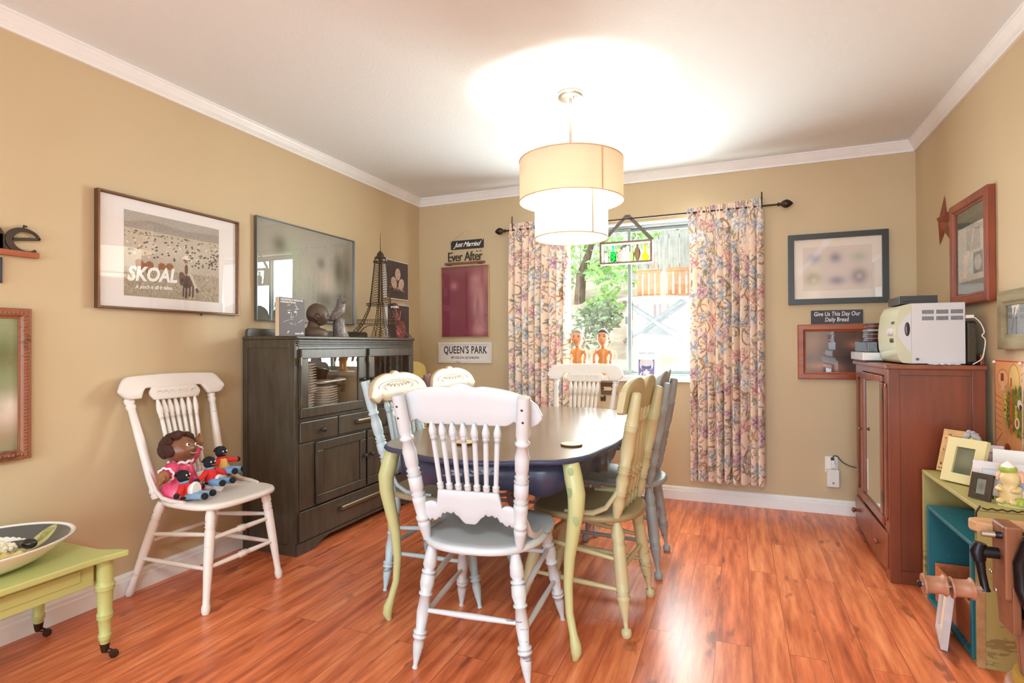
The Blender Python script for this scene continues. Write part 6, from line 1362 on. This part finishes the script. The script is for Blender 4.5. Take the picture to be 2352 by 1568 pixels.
# ------------------------------------------------------------------ crates on the floor at right
M_CRATE = painted('yellow_green_crate', (178, 166, 104), (130, 108, 70), .8, .6, 10); M_TEAL = painted('teal_crate', (28, 104, 116), (110, 150, 140), .45, .5, 9); M_ORC = wood('orange_crate_wood', (168, 84, 46), (208, 122, 76), 1, .6)
M_EDGE = wood('raw_crate_edge', (150, 112, 74), (200, 160, 112), 1, .7)
GX0, GX1, GY0, GY1, GZ = 3.402, 3.672, -1.835, -1.205, .565
cr = thing('wooden_crate', 'large yellow-green wooden crate on its side below the game poster', 'crate', (3.40, -1.52, 0)); ox, oy = -3.40, 1.52
def cbox(lo, hi, name, mat, par, bev=.003, off=(ox, oy)): b = MB(); b.box((lo[0] + off[0], lo[1] + off[1], lo[2]), (hi[0] + off[0], hi[1] + off[1], hi[2])); return b.build(name, mat, par, bev)
cbox((GX0, GY0, GZ - .016), (GX1, GY1, GZ), 'top_board', M_CRATE, cr); cbox((GX0, GY0 + .016, 0), (GX1, GY1 - .016, .014), 'bottom_board', M_CRATE, cr)
cbox((GX0, GY1 - .018, 0), (GX1, GY1, GZ - .016), 'far_end', M_CRATE, cr); cbox((GX1 - .012, GY0 + .018, .014), (GX1, GY1 - .018, GZ - .016), 'back_board', M_CRATE, cr)
# near end with a slot handle
b = MB(); xs = (GX0 + ox, 3.455 + ox, 3.475 + ox, GX1 + ox); zs = (0, .30, .40, GZ - .016); wall_grid(b, xs, zs, GY0 + oy, GY0 + .018 + oy, None); b.build('near_end', M_CRATE, cr)
cbox((GX0 - .004, GY0 - .004, .0), (GX0 + .022, GY0, .30), 'splint', M_EDGE, cr, .002)
b = MB(); b.tube([(GX0 + ox + .01, GY0 + oy - .002, GZ + .004), (GX0 + ox - .002, GY0 + oy - .002, GZ - .02), (GX0 + ox - .003, GY0 + oy, GZ - .09)], .003, 6)
for k in range(9): b.tube([(GX0 + ox + .015 + .028 * k, GY0 + oy - .003, GZ - .002), (GX0 + ox + .029 + .028 * k, GY0 + oy - .005, GZ - .008), (GX0 + ox + .043 + .028 * k, GY0 + oy - .003, GZ - .002)], .0022, 5)
b.build('binding_wire', M_CAST, cr)
te = thing('teal_crate', 'teal painted wooden crate inside the yellow-green one', 'crate', (3.392, -1.565, .0145)); tox, toy = -3.392, 1.565
tb_ = lambda lo, hi, n_: cbox((lo[0], lo[1], lo[2] - .0145), (hi[0], hi[1], hi[2] - .0145), n_, M_TEAL, te, .003, (tox, toy))
TX0, TX1b, TY0_, TY1_, TZ_ = 3.392, 3.63, -1.815, -1.305, .430
tb_((TX0, TY0_, TZ_ - .016), (TX1b, TY1_, TZ_), 'top_board'); tb_((TX0, TY0_ + .016, .0145), (TX1b, TY1_ - .016, .030), 'bottom_board'); tb_((TX0, TY0_, .0145), (TX1b, TY0_ + .022, TZ_ - .016), 'near_end'); tb_((TX0, TY1_ - .022, .0145), (TX1b, TY1_, TZ_ - .016), 'far_end'); tb_((TX1b - .01, TY0_ + .022, .03), (TX1b, TY1_ - .022, TZ_ - .016), 'back_board')
oc = thing('orange_box', 'small orange-brown open wooden box inside the teal crate', 'box', (3.40, -1.56, .0305))
ob = lambda lo, hi, n_: cbox(lo, hi, n_, M_ORC, oc, .002, (-3.40, 1.56))
ob((3.412, -1.77, 0), (3.60, -1.34, .010), 'bottom_board'); ob((3.412, -1.35, .010), (3.60, -1.34, .16), 'end_board'); ob((3.412, -1.77, .010), (3.60, -1.76, .16), 'end_board'); ob((3.590, -1.76, .010), (3.60, -1.35, .16), 'back_board'); ob((3.412, -1.76, .010), (3.422, -1.35, .15), 'front_board'); ob((3.422, -1.62, .010), (3.588, -1.612, .13), 'divider')
wf = thing('small_panel_frame', 'thin white-edged wooden panel leaning against the crates on the floor', 'panel', (3.345, -1.655, .001), R_(-10.5))
T = Matrix.Rotation(R_(6), 4, 'Y'); b = MB()
for c, s_ in (((0, 0, .012), (.022, .20, .024)), ((0, 0, .198), (.022, .20, .024)), ((0, -.090, .105), (.022, .022, .165)), ((0, .090, .105), (.022, .022, .165))): b.boxm(T @ Vector(c), s_, T)
b.build('frame', plain('greyed_white_wood', (206, 196, 196), .7, var=.12), wf, .002); b = MB(); b.boxm(T @ Vector((.004, 0, .105)), (.006, .17, .175), T); b.build('panel', plain('cream_panel', (240, 226, 204), .7), wf)
# on the crate: photo frames and a rabbit
GT = GZ + .0005
def stand_frame(name, label, loc, rz, w, h, fw, lean, fmat, cv, th=.012):
    t = thing(name, label, 'photo frame', loc, rz, 'photo frames on the crate'); T = Matrix.Rotation(R_(lean), 4, 'X') @ frameM((0, 0, h / 2 + .001), (1, 0, 0), (0, 0, 1))    # faces local -y, leaning back
    m = MB(); frame_ring(m, T, w, h, fw, 0, th, False); m.build('frame', fmat, t, .001)
    flat_sheet('photo', T @ Matrix.Translation((0, 0, th * .5)), w - fw * 1.8, h - fw * 1.8, cv, INK_GLOSS, t)
    m = MB(); m.boxm(T @ Vector((0, 0, .0015)), (1, 1, 1), T @ Matrix.Diagonal((w - fw, h - fw, .003, 1))); m.build('back', M_BLKF, t)
    e = T @ Vector((0, h * .22, -.001)); b = MB(); b.add([e + Vector((-.012, 0, 0)), e + Vector((.012, 0, 0)), Vector((.014, e.y + math.tan(R_(20)) * e.z + .01, .002)), Vector((-.014, e.y + math.tan(R_(20)) * e.z + .01, .002))], [(0, 1, 2, 3)]); o_ = b.build('strut', M_BLKF, t); o_.modifiers.new('thick', 'SOLIDIFY').thickness = .003
    return t
def blur(base, *bl): c = Canvas(40, 50, base, .75); [c.blob(*q) for q in bl]; return c
M_FLOR = attr_mat('painted_floral_frame')
M_FLF = plain('cream_floral_frame', (236, 196, 140), .5, var=.2, vscale=40); M_CRF = plain('cream_yellow_frame', (222, 208, 156), .45); M_SILV = plain('patterned_silver_frame', (222, 206, 206), .4, .2, var=.15, vscale=90); M_PKF = plain('pale_pink_frame', (226, 214, 216), .5)
a1 = stand_frame('photo_frame', 'cream frame with dark painted specks and blurred red photo, farthest on crate', (3.505, -1.262, GT), R_(-52), .140, .190, .028, -16, M_FLF, blur((150, 120, 104), (.5, .75, .5, .3, (170, 150, 130), .8), (.4, .2, .35, .25, (196, 74, 62), .9)))
b = MB(); T = Matrix.Rotation(R_(-16), 4, 'X') @ frameM((0, 0, .091), (1, 0, 0), (0, 0, 1)); rg = random.Random(5)
for k in range(18):
    s_ = rg.choice((0, 1, 2, 3)); x, y = (rg.uniform(-.06, .06), .077 * (1 if s_ == 0 else -1)) if s_ < 2 else (.054 * (1 if s_ == 2 else -1), rg.uniform(-.08, .08)); b.ball(T @ Vector((x, y, .0125)), (.0035, .0035, .0025), 6, 4)
b.build('painted_dots', plain('brown_dots', (96, 56, 34), .5), a1)
a2 = stand_frame('photo_frame', 'cream-yellow frame with two small birds on top, front of crate', (3.468, -1.478, GT), R_(-52), .150, .185, .038, -17, M_CRF, blur((110, 112, 92), (.5, .5, .4, .3, (140, 136, 112), .8), (.5, .1, .5, .2, (84, 92, 74), .7)), .020)
M_BIRD = plain('grey_bird', (160, 160, 164), .5, var=.2, vscale=60)
for k_, (dx, rz) in enumerate(((-.012, 0), (.022, 0))):
    bt = thing('bird_figurine', 'small grey bird on the cream-yellow frame, %s' % ('left one with head up' if k_ == 0 else 'right one leaning over'), 'figurine', (3.468, -1.478, GT), R_(-52), 'birds on the frame'); e = Matrix.Rotation(R_(-17), 4, 'X') @ Vector((dx, -.008, .199))
    m = MB(); A = Euler((0, R_(35 if k_ else -50), 0)).to_matrix().to_4x4(); m.ball(e, (.021, .013, .012), 12, 8, A); m.build('body', M_BIRD, bt)
    hh = e + A.to_3x3() @ Vector((-.018 if k_ else .018, 0, .006)); m = MB(); m.ball(hh, .009, 10, 8); m.lathe([(0, .003), (1, .0005)], hh + Vector((.006 if not k_ else -.006, -.004, 0)), hh + Vector((.013 if not k_ else -.013, -.009, -.001)), 6); m.build('head', M_BIRD, bt)
    m = MB(); tl = e - A.to_3x3() @ Vector((-.018 if k_ else .018, 0, .002)); m.tube([tl, tl + A.to_3x3() @ Vector((.02 if k_ else -.02, 0, -.004))], [.007, .003], 8, flat=.4); m.build('tail', M_BIRD, bt)
stand_frame('photo_frame', 'silvery patterned frame behind the cream-yellow one', (3.575, -1.375, GT), R_(-30), .120, .150, .030, -14, M_SILV, blur((190, 170, 170), (.5, .5, .3, .3, (150, 130, 134), .8)))
stand_frame('photo_frame', 'wide pale pink frame behind the rabbit figurine', (3.555, -1.665, GT), R_(-22), .21, .125, .028, -10, M_PKF, blur((210, 204, 212), (.75, .4, .2, .4, (120, 110, 120), .9), (.3, .5, .2, .3, (196, 190, 200), .8)))
stand_frame('photo_frame', 'small black frame with silver inner edge at the crate corner', (3.448, -1.728, GT), R_(-50), .072, .095, .020, -14, plain('black_wood_frame', (66, 54, 44), .4), blur((150, 150, 140), (.5, .5, .3, .3, (100, 104, 96), .8)))
wc = thing('white_card', 'blank white folded card behind the pink frame', 'card', (3.592, -1.555, GT), R_(-22)); T = Matrix.Rotation(R_(-14), 4, 'X'); b = MB(); b.boxm(T @ Vector((0, 0, .118)), (.095, .0015, .085), T); b.build('card_front', M_WHITE, wc); b = MB(); b.boxm((.0, .030, .034), (.085, .045, .068)); b.build('stand', wood('dark_stand', (80, 48, 30), (120, 78, 50), 0, .5), wc, .004)
M_RAB = plain('cream_rabbit', (232, 204, 150), .45, var=.1, vscale=30); M_RABP = plain('rabbit_pink', (226, 178, 146), .5); M_LIME = plain('lime_glaze', (168, 184, 72), .35); M_MEAD = plain('meadow_base', (190, 192, 120), .5)
rb = thing('rabbit_figurine', 'cream rabbit figurine with a lime green cupcake hat on the crate', 'figurine', (3.520, -1.770, GT), R_(-35))
b = MB(); b.lathe([(0, .048), (.7, .046), (1, .038)], (0.01, 0, 0), (0.01, 0, .010), 24); b.build('base', M_MEAD, rb)
b = MB(); b.rings([[(rx * math.cos(a), ry * math.sin(a) + y, z) for a in np.linspace(0, 2 * math.pi, 24, endpoint=False)] for z, rx, ry, y in ((.009, .026, .026, 0), (.022, .033, .030, 0), (.042, .033, .029, 0), (.060, .026, .024, 0), (.070, .020, .02, 0), (.082, .027, .024, -.003), (.096, .029, .026, -.004), (.110, .024, .022, -.003), (.120, .012, .012, 0))]); b.build('body', M_RAB, rb)
for s in (-1, 1):
    b = MB(); b.tube([(s * .012, .004, .112), (s * .026, .008, .116), (s * .036, .004, .100), (s * .036, -.004, .082)], [.007, .011, .012, .006], 10, flat=.5); b.build('ear', M_RABP, rb)
    b = MB(); b.tube([(s * .026, -.008, .062), (s * .028, -.026, .056), (s * .012, -.034, .056)], [.009, .0085, .007], 8); b.build('arm', M_RAB, rb)
    b = MB(); b.ball((s * .018, -.028, .016), (.013, .020, .010), 12, 8); b.build('foot', M_RAB, rb)
b = MB(); b.lathe([(0, .022), (.5, .027), (1, .024)], (-.006, 0, .117), (-.006, 0, .134), 18); ht = b.build('hat', M_LIME, rb); b = MB(); b.lathe([(0, .020), (.35, .018), (.7, .009), (1, .001)], (-.006, 0, .133), (-.006, 0, .155), 16); b.build('frosting', M_WHITE, ht)
b = MB(); b.lathe([(0, .018), (.8, .016), (1, .010)], (.034, -.022, .0095), (.034, -.022, .032), 12); b.build('stump', M_LIME, rb)

# ------------------------------------------------------------------ old hand-cranked press in the right foreground
M_STAVE = wood('old_stave_wood', (84, 48, 28), (156, 92, 56), 2, .45, 1.0, .2); M_BLKI = plain('black_iron', (40, 38, 42), .35, .7, var=.2, vscale=30); M_GRIP = wood('spool_wood', (140, 90, 66), (186, 132, 104), 0, .5); M_PLANK = wood('bleached_plank', (176, 126, 84), (220, 176, 134), 0, .6); M_BOLT = plain('steel_bolt', (190, 186, 180), .25, .9)
pr_ = thing('hand_press', 'old wooden press with black iron bands and spool-handled crank, right edge', 'press', (3.452, -2.300, 0))
NS = 12
for k in range(NS):
    a0, a1_ = 2 * math.pi * k / NS + .02, 2 * math.pi * (k + 1) / NS - .02; b = MB()
    b.rings([[(r * math.cos(a), r * math.sin(a), z) for r, a in ((.108 * q, a0), (.108 * q, (a0 + a1_) / 2), (.108 * q, a1_), (.092 * q, a1_), (.092 * q, a0))] for z, q in ((.215, .93), (.30, .98), (.40, 1.0), (.52, .98), (.60, .95))], False); b.build('stave', M_STAVE, pr_)
for z, h in ((.385, .055), (.555, .03)):
    b = MB(); b.rings([[(r * math.cos(a), r * math.sin(a), zz_) for a in np.linspace(0, 2 * math.pi, 40, endpoint=False)] for r, zz_ in ((.1085, z), (.114, z), (.114, z + h), (.1085, z + h))], True, False); b.build('iron_band', M_BLKI, pr_)
b = MB(); b.tube([(-.085, -.085, .645), (-.108, -.062, .60), (-.118, -.045, .54), (-.116, -.05, .47), (-.105, -.062, .42)], [.010, .016, .018, .018, .013], 10, flat=.9); b.build('curved_strap', M_BLKI, pr_)
b = MB(); b.box((-.150, -.04, .43), (-.108, .045, .635)); b.build('side_board', M_STAVE, pr_, .006); b = MB(); b.prism([(-.045, .34), (.045, .34), (.06, .43), (.03, .47), (-.045, .47)], .02, Matrix(((0, 0, -1, -.115), (1, 0, 0, 0), (0, 1, 0, 0), (0, 0, 0, 1)))); b.build('bracket_board', M_STAVE, pr_, .003)
b = MB(); b.prism([(-.235, -.020), (-.245, 0), (-.240, .022), (-.220, .035), (-.10, .035), (-.10, -.035), (-.215, -.035)], .032, Matrix.Translation((.050, .07, .588))); b.build('top_plank', M_PLANK, pr_, .006)
b = MB(); b.lathe([(0, .016), (1, .016)], (-.05, .0, .548), (-.195, .0, .548), 14); b.build('crank_shaft', M_BLKI, pr_)
b = MB(); b.lathe([(0, .014), (.7, .014), (.72, .010), (1, .010)], (-.06, -.02, .605), (-.165, -.02, .605), 12); b.build('upper_shaft', M_BLKI, pr_); b = MB(); b.lathe([(0, .009), (1, .008)], (-.165, -.02, .605), (-.195, -.02, .605), 8); b.build('bolt', M_BOLT, pr_)
b = MB(); b.tube([(-.19, 0, .572), (-.196, 0, .548), (-.194, -.003, .522)], [.018, .024, .019], 12, flat=.75); b.tube([(-.194, -.003, .53), (-.190, -.006, .49), (-.184, -.008, .452), (-.184, -.008, .442)], [.013, .0105, .010, .014], 10); b.build('crank_arm', M_BLKI, pr_)
b = MB(); b.lathe([(0, .006), (1, .006)], (-.18, -.008, .443), (-.335, -.008, .436), 10); b.build('crank_pin', M_BOLT, pr_)
b = MB(); b.lathe([(0, .011), (1, .011)], (-.185, -.008, .443), (-.206, -.008, .442), 6, False); b.build('nut', M_BOLT, pr_)
SPL = [(0, .031), (.06, .033), (.10, .032), (.16, .027), (.5, .026), (.84, .027), (.90, .032), (.94, .033), (1, .031)]
for xa, xb in ((-.210, -.264), (-.274, -.330)):
    b = MB(); b.lathe([(t_, r * .93) for t_, r in SPL], (xa, -.008, .441), (xb, -.008, .437), 20); b.build('spool_grip', M_GRIP, pr_)
b = MB(); b.ball((-.338, -.008, .436), (.006, .010, .010), 10, 8); b.build('end_cap', M_BLKI, pr_)
for p in ((-.167, .0, .495), (-.167, .01, .60), (-.167, -.03, .455)): b = MB(); b.ball(p, (.004, .007, .007), 8, 6); b.build('rivet', M_BOLT, pr_)
b = MB(); b.lathe([(0, .115), (.3, .118), (1, .112)], (0, 0, .185), (0, 0, .216), 32); b.build('base_ring', plain('mustard_paint', (176, 140, 50), .5, var=.2), pr_)
b = MB(); b.lathe([(0, .13), (.2, .135), (.9, .13), (1, .115)], (0, 0, .150), (0, 0, .186), 32); b.build('base_board', M_GRIP, pr_)
for k in range(3): a = R_(30 + 120 * k); b = MB(); b.lathe([(0, .018), (.5, .022), (1, .016)], (.09 * math.cos(a), .09 * math.sin(a), .155), (.115 * math.cos(a), .115 * math.sin(a), 0), 12); b.build('leg', M_STAVE, pr_)
bpy.context.view_layer.update()
